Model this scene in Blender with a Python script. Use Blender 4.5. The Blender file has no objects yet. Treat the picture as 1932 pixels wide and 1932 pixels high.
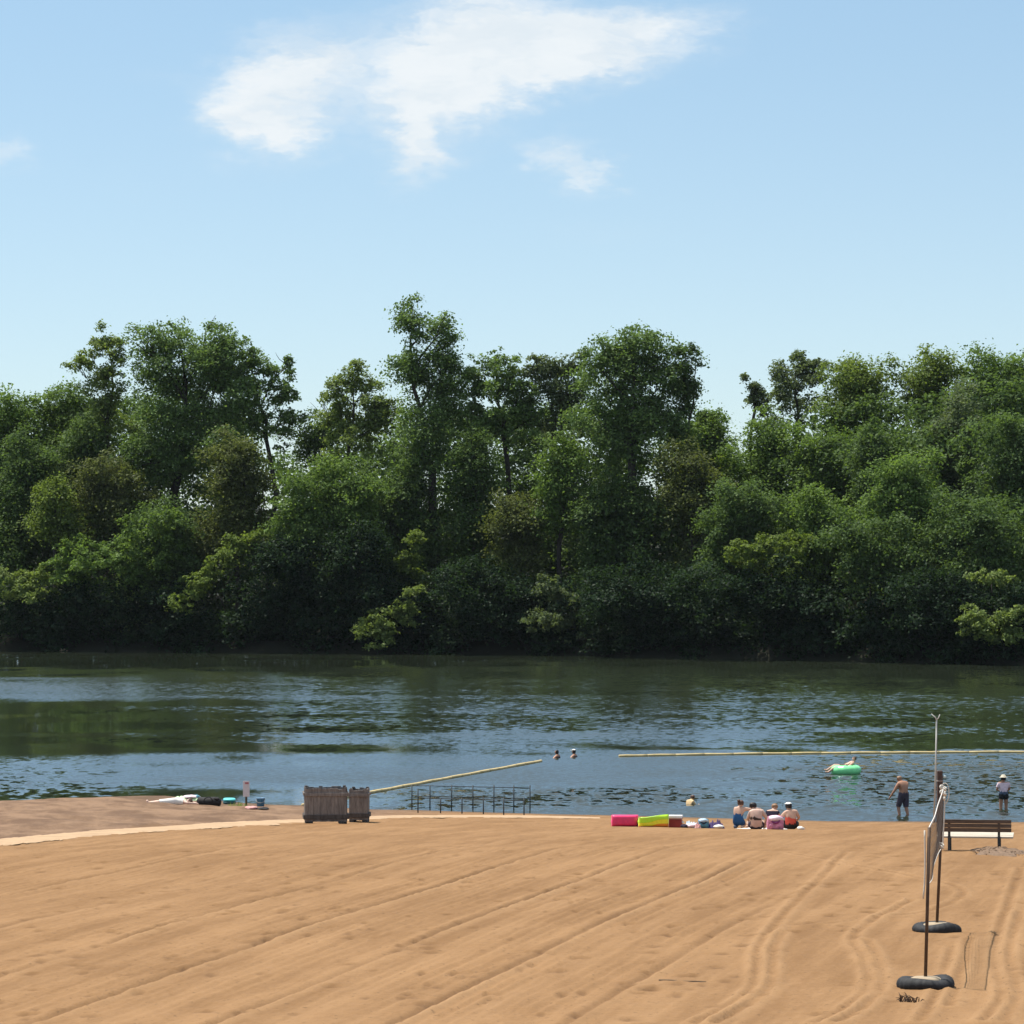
import bpy, math, random
import numpy as np
from mathutils import Vector, Matrix, Quaternion
random.seed(7)
rng = np.random.default_rng(11)
SC = bpy.context.scene
COL = SC.collection
R = math.radians

# ------------------------------------------------------------------ camera
HC = 11.1            # height of the eye above the lake
F = 4500.0           # focal length in pixels of a 1024 frame
HY = 530.0           # row of the true horizon
cam = bpy.data.cameras.new('camera')
cam.sensor_width = 36
cam.lens = 36 * F / 1024
cam.clip_start = 0.5
cam.clip_end = 6000
camo = bpy.data.objects.new('camera', cam)
COL.objects.link(camo)
camo.location = (0, 0, HC)
camo.rotation_euler = (math.pi / 2 + math.atan((HY - 512) / F), 0, 0)
SC.camera = camo

# ------------------------------------------------------------------ light
SUN_EL, SUN_AZ = 68.0, -58.0        # azimuth measured from +Y towards +X
sd = Vector((math.sin(R(SUN_AZ)) * math.cos(R(SUN_EL)), math.cos(R(SUN_AZ)) * math.cos(R(SUN_EL)), math.sin(R(SUN_EL))))
sun = bpy.data.lights.new('sun', 'SUN')
sun.energy = 5.0
sun.angle = R(0.53)
sun.color = (1.0, 0.95, 0.87)
suno = bpy.data.objects.new('sun', sun)
COL.objects.link(suno)
suno.rotation_euler = sd.to_track_quat('Z', 'Y').to_euler()
suno.location = (0, 40, 80)

SC.view_settings.view_transform = 'Standard'
SC.view_settings.look = 'None'
SC.view_settings.exposure = 0.32
SC.view_settings.gamma = 1.0
SC.cycles.max_bounces = 6
SC.cycles.transparent_max_bounces = 6

world = bpy.data.worlds.new('World')
SC.world = world
world.use_nodes = True


class G:
    """small node graph helper"""
    def __init__(self, tree):
        self.t = tree
        self.n = tree.nodes
        self.l = tree.links
        self.n.clear()

    def add(self, kind, **kw):
        nd = self.n.new(kind)
        for k, v in kw.items():
            setattr(nd, k, v)
        return nd

    def put(self, sock, v):
        if hasattr(v, 'is_linked') or hasattr(v, 'links'):
            self.l.new(v, sock)
        else:
            sock.default_value = v

    def m(self, op, a, b=None, c=None, clamp=False):
        nd = self.add('ShaderNodeMath', operation=op)
        nd.use_clamp = clamp
        self.put(nd.inputs[0], a)
        if b is not None:
            self.put(nd.inputs[1], b)
        if c is not None:
            self.put(nd.inputs[2], c)
        return nd.outputs[0]

    def v(self, op, a, b=None):
        nd = self.add('ShaderNodeVectorMath', operation=op)
        self.put(nd.inputs[0], a)
        if b is not None:
            self.put(nd.inputs[1], b)
        return nd.outputs[0]

    def comb(self, x, y, z):
        nd = self.add('ShaderNodeCombineXYZ')
        for i, q in enumerate((x, y, z)):
            self.put(nd.inputs[i], q)
        return nd.outputs[0]

    def sep(self, a):
        nd = self.add('ShaderNodeSeparateXYZ')
        self.l.new(a, nd.inputs[0])
        return nd.outputs

    def noise(self, vec, scale, detail=3.0, rough=0.55, lac=2.0, color=False):
        nd = self.add('ShaderNodeTexNoise')
        if vec is not None:
            self.l.new(vec, nd.inputs['Vector'])
        nd.inputs['Scale'].default_value = scale
        nd.inputs['Detail'].default_value = detail
        nd.inputs['Roughness'].default_value = rough
        nd.inputs['Lacunarity'].default_value = lac
        return nd.outputs['Color' if color else 'Fac']

    def ss(self, x, a, b, lo=0.0, hi=1.0):
        nd = self.add('ShaderNodeMapRange', interpolation_type='SMOOTHSTEP')
        self.put(nd.inputs[0], x)
        for i, q in enumerate((a, b, lo, hi)):
            nd.inputs[i + 1].default_value = q
        return nd.outputs[0]

    def mix(self, fac, a, b, blend='MIX'):
        nd = self.add('ShaderNodeMix', data_type='RGBA', blend_type=blend)
        self.put(nd.inputs['Factor'], fac)
        for s, q in ((nd.inputs[6], a), (nd.inputs[7], b)):
            if isinstance(q, tuple):
                s.default_value = (*q, 1.0) if len(q) == 3 else q
            else:
                self.l.new(q, s)
        return nd.outputs[2]


def build_sky():
    g = G(world.node_tree)
    out = g.add('ShaderNodeOutputWorld')
    bg = g.add('ShaderNodeBackground')
    bg.inputs['Strength'].default_value = 0.138
    d = g.add('ShaderNodeTexCoord').outputs['Generated']
    dx, dy, dz = g.sep(d)
    # hazy summer air: the sky's own gradient, sampled a little higher up
    zz = g.m('ADD', g.m('DIVIDE', g.m('MULTIPLY', dz, 3.5), g.m('ADD', 1.0, g.m('MULTIPLY', g.m('MAXIMUM', dz, 0.0), 3.2))), 0.018)
    skyv = g.v('NORMALIZE', g.comb(dx, dy, zz))
    sky = g.add('ShaderNodeTexSky', sky_type='NISHITA')
    sky.sun_disc = False
    sky.sun_elevation = R(SUN_EL)
    sky.sun_rotation = R(SUN_AZ)
    sky.air_density = 1.0
    sky.dust_density = 1.6
    sky.ozone_density = 1.3
    sky.altitude = 200
    g.l.new(skyv, sky.inputs['Vector'])
    # fair-weather clouds, given by bearing and height angle
    yy = g.m('MAXIMUM', dy, 0.02)
    u = g.m('DIVIDE', dx, yy)
    w = g.m('DIVIDE', dz, yy)
    uv = g.comb(u, w, 0.0)
    n1 = g.v('SUBTRACT', g.noise(g.v('MULTIPLY', uv, (1.0, 1.5, 1.0)), 26, 5, 0.6, color=True), (0.5, 0.5, 0.5))
    n2 = g.v('SUBTRACT', g.noise(g.v('MULTIPLY', uv, (1.0, 2.6, 1.0)), 110, 5, 0.65, color=True), (0.5, 0.5, 0.5))
    uvw = g.v('ADD', uv, g.v('ADD', g.v('MULTIPLY', n1, (0.036, 0.016, 0)), g.v('MULTIPLY', n2, (0.020, 0.007, 0))))
    U, W, _ = g.sep(uvw)

    def puff(px, py, rx, ry, rot, amp):      # 1932-pixel photo coordinates -> direction
        cu, cw = (px - 966) / 8490, (1000 - py) / 8490
        a, b = rx / 8490 * 1.12, ry / 8490 * 1.14
        c, s = math.cos(R(rot)), math.sin(R(rot))
        du, dw = g.m('SUBTRACT', U, cu), g.m('SUBTRACT', W, cw)
        e = g.m('DIVIDE', g.m('ADD', g.m('MULTIPLY', du, c), g.m('MULTIPLY', dw, s)), a)
        f = g.m('DIVIDE', g.m('SUBTRACT', g.m('MULTIPLY', dw, c), g.m('MULTIPLY', du, s)), b)
        q = g.m('ADD', g.m('MULTIPLY', e, e), g.m('MULTIPLY', f, f))
        return g.m('MULTIPLY', g.m('EXPONENT', g.m('MULTIPLY', q, -1.0)), amp)
    puffs = [(575, 110, 110, 62, 0, 1.0), (530, 190, 95, 70, 20, 1.0), (500, 235, 70, 30, -20, .5), (560, 255, 50, 40, 0, .6),
             (890, 60, 160, 80, 0, 1.1), (1000, 110, 190, 65, 12, 1.1), (860, 180, 130, 70, 25, 1.0), (1200, 40, 150, 32, 4, .9),
             (1150, 120, 150, 34, 10, .8), (770, 260, 45, 55, 0, .9), (705, 200, 40, 36, 0, .25),
             (1050, 300, 60, 26, -12, .75), (1110, 330, 36, 28, -30, .5), (5, 300, 45, 40, 0, .55),
             (1130, 430, 150, 30, 0, .16), (350, 150, 110, 26, 0, .22), (250, 330, 200, 50, 0, .10)]
    tot = None
    for p in puffs:
        q = puff(*p)
        tot = q if tot is None else g.m('ADD', tot, q)
    fine = g.noise(g.v('MULTIPLY', uvw, (1.0, 2.2, 1.0)), 60, 6, 0.62)
    broad = g.noise(g.v('MULTIPLY', uvw, (1.0, 1.6, 1.0)), 24, 4, 0.6)
    wisp = g.noise(g.v('MULTIPLY', uvw, (0.6, 3.0, 1.0)), 190, 5, 0.7)
    tot = g.m('MULTIPLY', tot, g.m('ADD', -0.25, g.m('MULTIPLY', g.m('ADD', g.m('ADD', g.m('MULTIPLY', fine, 0.45), g.m('MULTIPLY', wisp, 0.25)), g.m('MULTIPLY', broad, 0.3)), 2.5)))
    ahead = g.m('GREATER_THAN', dy, 0.05)
    mask = g.m('MULTIPLY', g.ss(tot, 0.02, 1.42, 0.0, 0.94), ahead)
    # summer haze whitens the air near the horizon
    up = g.m('MAXIMUM', dz, 0.0)
    hz = g.m('EXPONENT', g.m('MULTIPLY', up, -13.0))
    base = g.mix(1.0, sky.outputs[0], SKYTINT, 'MULTIPLY')
    base = g.mix(g.m('ADD', g.m('MULTIPLY', hz, 0.66), g.ss(dz, 0.13, 0.5, 0.0, 0.42)), base, HAZE)
    cl = g.mix(g.ss(g.m('ADD', g.m('MULTIPLY', fine, 0.6), g.m('MULTIPLY', broad, 0.4)), 0.36, 0.62), (4.55, 4.98, 5.3), CLOUD)
    col = g.mix(mask, base, cl)
    g.l.new(col, bg.inputs['Color'])
    g.l.new(bg.outputs[0], out.inputs['Surface'])


CLOUD = (5.2, 5.45, 5.6)
HAZE = (4.65, 4.95, 5.05)
SKYTINT = (0.86, 1.03, 0.97)
build_sky()


# ------------------------------------------------------------------ terrain functions
PROF = np.array([(-80, 9.8), (0, 9.4), (25, 7.4), (45, 4.75), (58, 4.08), (72, 4.0), (82, 3.95), (95, 3.62), (107, 3.42), (120, 2.85),
                 (136, 2.02), (150, 1.2), (165, .36), (172, 0), (180, -.4), (200, -.9), (225, -1.35), (260, -2.4), (320, -3), (6000, -3)])
SHX = np.array([-400, -60, -35, -20.9, -18.85, -15.5, -14.5, -11.2, -9.8, -8.5, -5.6, -3.9, -1.46, 1.8, 3.4, 12.1, 19.5, 60, 400])
SHD = np.array([200, 192, 184, 183.9, 186, 188, 188, 183.3, 181.9, 181.4, 178.8, 178.4, 177.1, 175.7, 175.3, 171.6, 171, 168, 160])
FARX = np.array([-800, -200, -47, 1.6, 24, 42, 200, 800])
FARD = np.array([470, 440, 413, 401, 384, 370, 320, 300])


def smooth_profile(d):
    # average of shifted samples: rounds the corners of the profile
    acc = 0
    for o in (-5, -2.5, 0, 2.5, 5):
        acc = acc + np.interp(np.asarray(d, float) + o, PROF[:, 0], PROF[:, 1])
    return acc / 5


def ground(x, y):
    x = np.asarray(x, float); y = np.asarray(y, float)
    sh = np.interp(x, SHX, SHD)
    w = np.clip((y - 108) / 60, 0, 1)
    w = w * w * (3 - 2 * w)
    z = smooth_profile(y - w * (sh - 172))
    fd = np.interp(x, FARX, FARD)
    t = y - fd
    hillr = np.clip((x - 8) / 30, 0, 1) * 0.26 + 0.04
    zf = np.where(t < 0, 0.6 * t, np.minimum(1.1, 0.7 * t) + np.minimum(np.maximum(t - 2, 0) * hillr, 14))
    return np.where(y > 290, np.maximum(z, np.maximum(zf, -3)), z)


def gz(x, y):
    return float(ground(x, y))


def wx(px, d):                 # 1024-frame column at distance d
    return (px - 512) / F * d


def wz(py, d):
    return HC - (py - HY) / F * d


def hit(px, py, lo=60, hi=400):
    prev = None
    for d in np.arange(lo, hi, 0.25):
        x = wx(px, d)
        s = wz(py, d) - gz(x, d)
        if s <= 0:
            return Vector((x, float(d), gz(x, d)))
    return Vector((wx(px, hi), hi, 0))


def onwater(px, py):
    d = HC * F / (py - HY)
    return Vector((wx(px, d), d, 0.0))


K = 1024 / 1932.0              # photo measured at 1932 px


# ------------------------------------------------------------------ object helpers
def tag(o, label=None, cat=None, group=None, kind=None):
    if label: o['label'] = label
    if cat: o['category'] = cat
    if group: o['group'] = group
    if kind: o['kind'] = kind
    return o


def empty(name, loc, rz=0, label=None, cat=None, group=None):
    o = bpy.data.objects.new(name, None)
    COL.objects.link(o)
    o.location = loc
    o.rotation_euler = (0, 0, rz)
    o.empty_display_size = 0.3
    return tag(o, label, cat, group)


def link_mesh(name, me, mat, parent=None, smooth=False):
    if mat is not None:
        me.materials.append(mat)
    if smooth:
        me.polygons.foreach_set('use_smooth', [True] * len(me.polygons))
    o = bpy.data.objects.new(name, me)
    COL.objects.link(o)
    if parent is not None:
        o.parent = parent
    return o


def np_mesh(name, verts, quads):
    """verts (N,3), quads (M,4) -> mesh"""
    me = bpy.data.meshes.new(name)
    nv, nf = len(verts), len(quads)
    me.vertices.add(nv)
    me.vertices.foreach_set('co', np.asarray(verts, np.float32).ravel())
    me.loops.add(nf * 4)
    me.loops.foreach_set('vertex_index', np.asarray(quads, np.int32).ravel())
    me.polygons.add(nf)
    me.polygons.foreach_set('loop_start', np.arange(0, nf * 4, 4, dtype=np.int32))
    me.update(calc_edges=True)
    me.validate()
    return me


class MB:
    def __init__(self):
        self.v = []
        self.f = []

    def _add(self, vs, fs):
        b = len(self.v)
        self.v += [tuple(q) for q in vs]
        self.f += [tuple(b + i for i in f) for f in fs]
        return self

    def box(self, c, s, rot=None, jit=0.0):
        hx, hy, hz = s[0] / 2, s[1] / 2, s[2] / 2
        ch = min(hx, hy, hz) * 0.25
        pts = []
        for sx in (-1, 1):
            for sy in (-1, 1):
                for sz in (-1, 1):
                    for ax in range(3):
                        p = [sx * hx, sy * hy, sz * hz]
                        for k in range(3):
                            if k != ax:
                                p[k] -= (sx, sy, sz)[k] * ch
                        pts.append(p)
        # chamfered box through a convex hull
        import bmesh
        bm = bmesh.new()
        for p in pts:
            q = Vector(p)
            if jit:
                q += Vector((random.uniform(-jit, jit), random.uniform(-jit, jit), random.uniform(-jit, jit)))
            bm.verts.new(q)
        bmesh.ops.convex_hull(bm, input=bm.verts)
        bm.verts.index_update()
        M = rot.to_matrix() if rot is not None else Matrix.Identity(3)
        vs = [M @ q.co + Vector(c) for q in bm.verts]
        fs = [[q.index for q in f.verts] for f in bm.faces]
        bm.free()
        return self._add(vs, fs)

    def bar(self, a, b, w, h, up=(0, 0, 1)):
        a, b = Vector(a), Vector(b)
        d = (b - a)
        L = d.length
        d.normalize()
        u = Vector(up)
        s = d.cross(u)
        if s.length < 1e-5:
            s = d.cross(Vector((0, 1, 0)))
        s.normalize()
        u = s.cross(d).normalized()
        M = Matrix((s, d, u)).transposed()
        return self.box((a + b) / 2, (w, L, h), M.to_quaternion())

    def tube(self, pts, rad, n=8, cap=True):
        pts = [Vector(p) for p in pts]
        if not hasattr(rad, '__len__'):
            rad = [rad] * len(pts)
        vs, fs = [], []
        prev = None
        for i, p in enumerate(pts):
            d = (pts[min(i + 1, len(pts) - 1)] - pts[max(i - 1, 0)]).normalized()
            if prev is None:
                s = d.cross(Vector((0, 0, 1)))
                if s.length < 1e-4:
                    s = Vector((1, 0, 0))
            else:
                s = prev - d * prev.dot(d)
            s.normalize()
            prev = s
            t = d.cross(s)
            for k in range(n):
                a = 2 * math.pi * k / n
                vs.append(p + (s * math.cos(a) + t * math.sin(a)) * rad[i])
        for i in range(len(pts) - 1):
            for k in range(n):
                fs.append((i * n + k, i * n + (k + 1) % n, (i + 1) * n + (k + 1) % n, (i + 1) * n + k))
        if cap:
            fs.append(tuple(range(n))[::-1])
            fs.append(tuple((len(pts) - 1) * n + k for k in range(n)))
        return self._add(vs, fs)

    def lathe(self, prof, c=(0, 0, 0), n=24, sx=1.0, sy=1.0, wob=None):
        vs, fs = [], []
        m = len(prof)
        for k in range(n):
            a = 2 * math.pi * k / n
            for (r, z) in prof:
                q = 1.0 if wob is None else wob(a, z)
                vs.append((c[0] + r * sx * q * math.cos(a), c[1] + r * sy * q * math.sin(a), c[2] + z))
        for k in range(n):
            for i in range(m - 1):
                k2 = (k + 1) % n
                fs.append((k * m + i, k2 * m + i, k2 * m + i + 1, k * m + i + 1))
        return self._add(vs, fs)

    def ball(self, c, r, n=14, wob=0.0, seed=0):
        rx, ry, rz = r if hasattr(r, '__len__') else (r, r, r)
        rr = random.Random(seed)
        ph = [rr.uniform(0, 6.28) for _ in range(6)]
        prof = []
        vs, fs = [], []
        m = max(6, n // 2 + 1)
        for k in range(n):
            a = 2 * math.pi * k / n
            for i in range(m):
                b = -math.pi / 2 + math.pi * i / (m - 1)
                q = 1 + wob * (math.sin(3 * a + ph[0]) * math.cos(2 * b + ph[1]) + 0.6 * math.sin(5 * a + 3 * b + ph[2]))
                vs.append((c[0] + rx * q * math.cos(b) * math.cos(a), c[1] + ry * q * math.cos(b) * math.sin(a), c[2] + rz * q * math.sin(b)))
        for k in range(n):
            for i in range(m - 1):
                k2 = (k + 1) % n
                fs.append((k * m + i, k2 * m + i, k2 * m + i + 1, k * m + i + 1))
        return self._add(vs, fs)

    def torus(self, c, Rr, r, n=36, m=14, wob=None, rot=None):
        vs, fs = [], []
        for k in range(n):
            a = 2 * math.pi * k / n
            for i in range(m):
                b = 2 * math.pi * i / m
                q = 1.0 if wob is None else wob(a, b)
                p = Vector(((Rr + r * q * math.cos(b)) * math.cos(a), (Rr + r * q * math.cos(b)) * math.sin(a), r * q * math.sin(b)))
                if rot is not None:
                    p = rot @ p
                vs.append(p + Vector(c))
        for k in range(n):
            for i in range(m):
                k2, i2 = (k + 1) % n, (i + 1) % m
                fs.append((k * m + i, k2 * m + i, k2 * m + i2, k * m + i2))
        return self._add(vs, fs)

    def build(self, name, mat, parent=None, smooth=False):
        me = bpy.data.meshes.new(name)
        me.from_pydata(self.v, [], self.f)
        me.update()
        return link_mesh(name, me, mat, parent, smooth)


# ------------------------------------------------------------------ materials
def mat_basic(name, col, rough=0.7, var=0.25, scale=8.0, spec=0.4, metal=0.0, bump=0.0, stretch=(1, 1, 1), trans=0.0, coat=0.0):
    m = bpy.data.materials.new(name)
    m.use_nodes = True
    g = G(m.node_tree)
    out = g.add('ShaderNodeOutputMaterial')
    bs = g.add('ShaderNodeBsdfPrincipled')
    tc = g.add('ShaderNodeTexCoord').outputs['Object']
    vec = g.v('MULTIPLY', tc, stretch)
    n = g.noise(vec, scale, 4, 0.6)
    n2 = g.noise(vec, scale * 6.3, 3, 0.6)
    k = g.m('ADD', g.m('MULTIPLY', n, 0.7), g.m('MULTIPLY', n2, 0.3))
    lo = tuple(c * (1 - var) for c in col)
    hi = tuple(min(1, c * (1 + var)) for c in col)
    g.l.new(g.mix(g.ss(k, 0.3, 0.7), lo, hi), bs.inputs['Base Color'])
    bs.inputs['Roughness'].default_value = rough
    bs.inputs['Specular IOR Level'].default_value = spec
    bs.inputs['Metallic'].default_value = metal
    bs.inputs['Coat Weight'].default_value = coat
    if trans:
        bs.inputs['Transmission Weight'].default_value = trans
    if bump:
        b = g.add('ShaderNodeBump')
        b.inputs['Strength'].default_value = 0.6
        b.inputs['Distance'].default_value = bump
        g.l.new(k, b.inputs['Height'])
        g.l.new(b.outputs[0], bs.inputs['Normal'])
    g.l.new(bs.outputs[0], out.inputs['Surface'])
    return m


def mat_skin(name, col):
    m = mat_basic(name, col, rough=0.55, var=0.12, scale=7, spec=0.35)
    bs = [n for n in m.node_tree.nodes if n.type == 'BSDF_PRINCIPLED'][0]
    bs.inputs['Subsurface Weight'].default_value = 0.1
    bs.inputs['Subsurface Radius'].default_value = (0.012, 0.005, 0.003)
    return m


def mat_leaf(name, col, var=0.35, warm=0.08):
    m = bpy.data.materials.new(name)
    m.use_nodes = True
    g = G(m.node_tree)
    out = g.add('ShaderNodeOutputMaterial')
    geo = g.add('ShaderNodeNewGeometry')
    rnd = geo.outputs['Random Per Island']
    tc = g.add('ShaderNodeTexCoord').outputs['Object']
    clump = g.noise(tc, 0.45, 3, 0.6)
    k = g.m('ADD', g.m('MULTIPLY', rnd, 0.55), g.m('MULTIPLY', clump, 0.5))
    lo = tuple(c * (1 - var) for c in col)
    hi = (col[0] * (1 + var + warm), col[1] * (1 + var), col[2] * (1 + var * 0.5))
    c = g.mix(g.ss(k, 0.2, 0.85), lo, hi)
    df = g.add('ShaderNodeBsdfPrincipled')
    df.inputs['Roughness'].default_value = 0.5
    df.inputs['Specular IOR Level'].default_value = 0.07
    tr = g.add('ShaderNodeBsdfTranslucent')
    g.l.new(c, df.inputs['Base Color'])
    g.l.new(g.mix(1.0, c, (1.2, 1.25, 0.55), 'MULTIPLY'), tr.inputs['Color'])
    mx = g.add('ShaderNodeMixShader')
    mx.inputs[0].default_value = 0.42
    g.l.new(df.outputs[0], mx.inputs[1])
    g.l.new(tr.outputs[0], mx.inputs[2])
    g.l.new(mx.outputs[0], out.inputs['Surface'])
    return m


LEAF = {
    'cotton': mat_leaf('leaf_cottonwood', (0.128, 0.200, 0.074)),
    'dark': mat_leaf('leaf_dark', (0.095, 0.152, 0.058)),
    'mid': mat_leaf('leaf_mid', (0.131, 0.205, 0.061)),
    'bright': mat_leaf('leaf_bright', (0.132, 0.208, 0.066)),
    'yellow': mat_leaf('leaf_yellow_green', (0.148, 0.206, 0.060)),
    'olive': mat_leaf('leaf_olive', (0.113, 0.139, 0.057)),
    'grey': mat_leaf('leaf_grey_green', (0.118, 0.160, 0.087), warm=0.1),
    'pale': mat_leaf('leaf_pale', (0.177, 0.238, 0.086)),
    'shade': mat_leaf('leaf_shade_tint', (0.026, 0.050, 0.028)),  # shade under the overhanging canopy put into the leaf colour
}
BARK = mat_basic('bark', (0.045, 0.036, 0.030), 0.95, 0.4, 3, bump=0.03, stretch=(1, 1, 0.25))
BARKP = mat_basic('bark_pale', (0.13, 0.115, 0.10), 0.95, 0.4, 3, bump=0.03, stretch=(1, 1, 0.25))


# ------------------------------------------------------------------ tracks, dimples
def poly1932(pts):
    return [hit(x * K, y * K) for x, y in pts]


def dens(P, step=0.12):
    out = []
    for a, b in zip(P[:-1], P[1:]):
        n = max(2, int((b - a).length / step))
        for i in range(n):
            out.append(a.lerp(b, i / n))
    out.append(P[-1])
    return np.array([(p.x, p.y) for p in out])


def catmull(P, n=10):
    P = [Vector(p) for p in P]
    Q = [P[0]] + P + [P[-1]]
    out = []
    for i in range(1, len(Q) - 2):
        a, b, c, d = Q[i - 1], Q[i], Q[i + 1], Q[i + 2]
        for k in range(n):
            t = k / n
            out.append(0.5 * ((2 * b) + (c - a) * t + (2 * a - 5 * b + 4 * c - d) * t * t + (3 * b - a - 3 * c + d) * t ** 3))
    out.append(P[-1])
    return out


def vnoise(x, y, s, seed):
    """cheap smooth value noise (numpy)"""
    xs, ys = x * s, y * s
    xi, yi = np.floor(xs).astype(int), np.floor(ys).astype(int)
    fx, fy = xs - xi, ys - yi
    fx, fy = fx * fx * (3 - 2 * fx), fy * fy * (3 - 2 * fy)

    def h(a, b):
        q = (a * 374761393 + b * 668265263 + seed * 1442695041) & 0x7fffffff
        q = (q ^ (q >> 13)) * 1274126177 & 0x7fffffff
        return ((q ^ (q >> 16)) & 0xffff) / 65535.0
    return (h(xi, yi) * (1 - fx) + h(xi + 1, yi) * fx) * (1 - fy) + (h(xi, yi + 1) * (1 - fx) + h(xi + 1, yi + 1) * fx) * fy


def u_of(x, y):        # coordinate across the rake passes
    t = y - 65
    return x - 0.192 * t + 0.0004 * t * t


def detail(X, Y):
    """raked grooves, wheel tracks and dimples on the dry sand; returns height and a track mask"""
    U = u_of(X, Y) + 0.10 * (vnoise(X, Y, 0.12, 3) - 0.5)
    live = np.clip((Y - 55) / 5, 0, 1) * np.clip((125 - Y) / 22, 0, 1)
    right = np.clip((4.2 + (Y - 65) * 0.06 - X) / 1.5, 0, 1)
    H = np.zeros_like(X)
    Mk = np.zeros_like(X)
    Rg = np.zeros_like(X)
    along = vnoise(U * 3, Y, 0.25, 9)
    # edges of the passes: ridge beside a groove
    for i, u0 in enumerate((-14.9, -12.2, -9.4, -6.75, -4.1, -1.55, 0.9, 3.2, 5.4, 7.6)):
        a = (0.6, .5, .8, 1.0, 1.25, 1.15, 0.9, .6, .3, .3)[i]
        dd = U - u0
        H += a * right * (-0.036 * np.exp(-(dd / 0.045) ** 2) + 0.028 * np.exp(-((dd - 0.15) / 0.08) ** 2) + 0.02 * np.exp(-((dd + 0.17) / 0.10) ** 2)) * (0.35 + 1.2 * along)
        Mk += a * right * np.exp(-((dd) / 0.055) ** 2) * (0.3 + along)
        Rg += a * right * (np.exp(-((dd - 0.17) / 0.10) ** 2) + 0.7 * np.exp(-((dd - 0.9) / 0.28) ** 2) * vnoise(X, Y, 0.15, 90 + i)) * (0.3 + along)
        for o in (0.33, 0.55, 0.8, 0.98, 1.24, 1.5, 1.8, 2.1):
            d2 = U - u0 - o - 0.1 * math.sin(i * 3.1 + o)
            H += a * right * 0.020 * (-np.exp(-(d2 / 0.05) ** 2) + 0.8 * np.exp(-((d2 - 0.11) / 0.07) ** 2)) * along
            Mk += 0.30 * a * right * np.exp(-(d2 / 0.06) ** 2) * along * vnoise(X, Y, 0.5, 70 + i)
    H += 0.006 * np.sin(U * 2 * math.pi / 0.24) * right * (0.3 + along) * live
    H += 0.04 * (vnoise(U * 1.2, Y, 0.22, 5) - 0.5) + 0.02 * (vnoise(X, Y, 1.3, 6) - 0.5) + 0.02 * (vnoise(X, Y, 2.7, 8) - 0.5) + 0.018 * (vnoise(X, Y, 4.6, 18) - 0.5)
    # wheel tracks curving on the right
    tracks = [[(1310, 1931), (1370, 1905), (1425, 1860), (1432, 1800), (1452, 1762), (1505, 1700), (1560, 1645), (1600, 1605)],
              [(1345, 1931), (1400, 1905), (1450, 1860), (1456, 1800), (1474, 1762)],
              [(1540, 1931), (1600, 1900), (1640, 1860), (1632, 1810), (1610, 1775), (1640, 1742), (1720, 1700)],
              [(1575, 1931), (1630, 1900), (1662, 1860), (1652, 1810), (1632, 1778)],
              [(1855, 1931), (1892, 1880), (1880, 1800), (1905, 1700), (1925, 1640)],
              [(1890, 1931), (1915, 1880), (1902, 1800), (1924, 1720)],
              [(1490, 1610), (1600, 1630), (1700, 1650), (1790, 1668), (1815, 1690), (1740, 1720), (1560, 1745)],
              [(1735, 1931), (1775, 1860), (1800, 1790)], [(1790, 1900), (1812, 1830), (1830, 1770)]]
    for ti, t in enumerate(tracks):
        P = dens(catmull(poly1932(t), 8), 0.15)
        x0, y0 = P.min(0) - 0.8
        x1, y1 = P.max(0) + 0.8
        sel = np.where((X > x0) & (X < x1) & (Y > y0) & (Y < y1))
        if len(sel[0]) == 0:
            continue
        xs, ys = X[sel], Y[sel]
        best = np.full(xs.shape, 9.0)
        for p in P:
            best = np.minimum(best, (xs - p[0]) ** 2 + ((ys - p[1])) ** 2)
        dd = np.sqrt(best)
        a = 0.6 if ti == 6 else 1.0
        br = 0.5 + 0.8 * vnoise(xs, ys, 0.9, 31 + ti)
        H[sel] += a * br * (-0.042 * np.exp(-(dd / 0.06) ** 2) + 0.034 * np.exp(-((dd - 0.15) / 0.07) ** 2))
        Mk[sel] += a * br * np.exp(-(dd / 0.065) ** 2)
        Rg[sel] += 0.9 * a * br * np.exp(-((dd - 0.17) / 0.08) ** 2)
    # scattered prints and small pits
    rr = np.random.default_rng(5)
    for i in range(520):
        d = 62 + 62 * rr.random() ** 0.9
        x = wx(rr.uniform(-10, 1034), d)
        if rr.random() < 0.45:                # prints run in lines along the passes
            u0 = rr.choice([-9.4, -6.75, -4.1, -1.55, 0.9, 2.2]) + rr.normal(0, 0.5)
            x = u0 + 0.192 * (d - 65) - 0.0004 * (d - 65) ** 2
        sx, sy, dp = rr.uniform(0.05, 0.15), rr.uniform(0.08, 0.2), rr.uniform(0.02, 0.055)
        sel = np.where((np.abs(X - x) < 0.6) & (np.abs(Y - d) < 0.8))
        if len(sel[0]) == 0:
            continue
        q = ((X[sel] - x) / sx) ** 2 + ((Y[sel] - d) / sy) ** 2
        H[sel] += -dp * np.exp(-q) + dp * 0.6 * np.exp(-(((X[sel] - x) / (sx * 1.5)) ** 2 + ((Y[sel] - d - sy * 1.5) / (sy * .8)) ** 2))
        Mk[sel] += 1.0 * np.exp(-q)
    return H * live, np.clip(Mk * live, 0, 1.5), np.clip(Rg * live, 0, 1.2)


PATH_PX = [(-40, 846), (0, 842.3), (60, 836.8), (135, 830.2), (205, 826), (271, 822.6), (330, 820), (372, 817.8), (410, 816.6), (470, 816.4), (520, 816.6), (560, 817.2), (600, 818)]
PATH_HALF = [3.8, 3.6, 3.2, 2.9, 2.8, 2.5, 2.0, 1.6, 1.3, 1.2, 1.2, 1.0, .4]   # half height in pixels
PATH_C = [hit(a, b) for a, b in PATH_PX]


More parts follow.
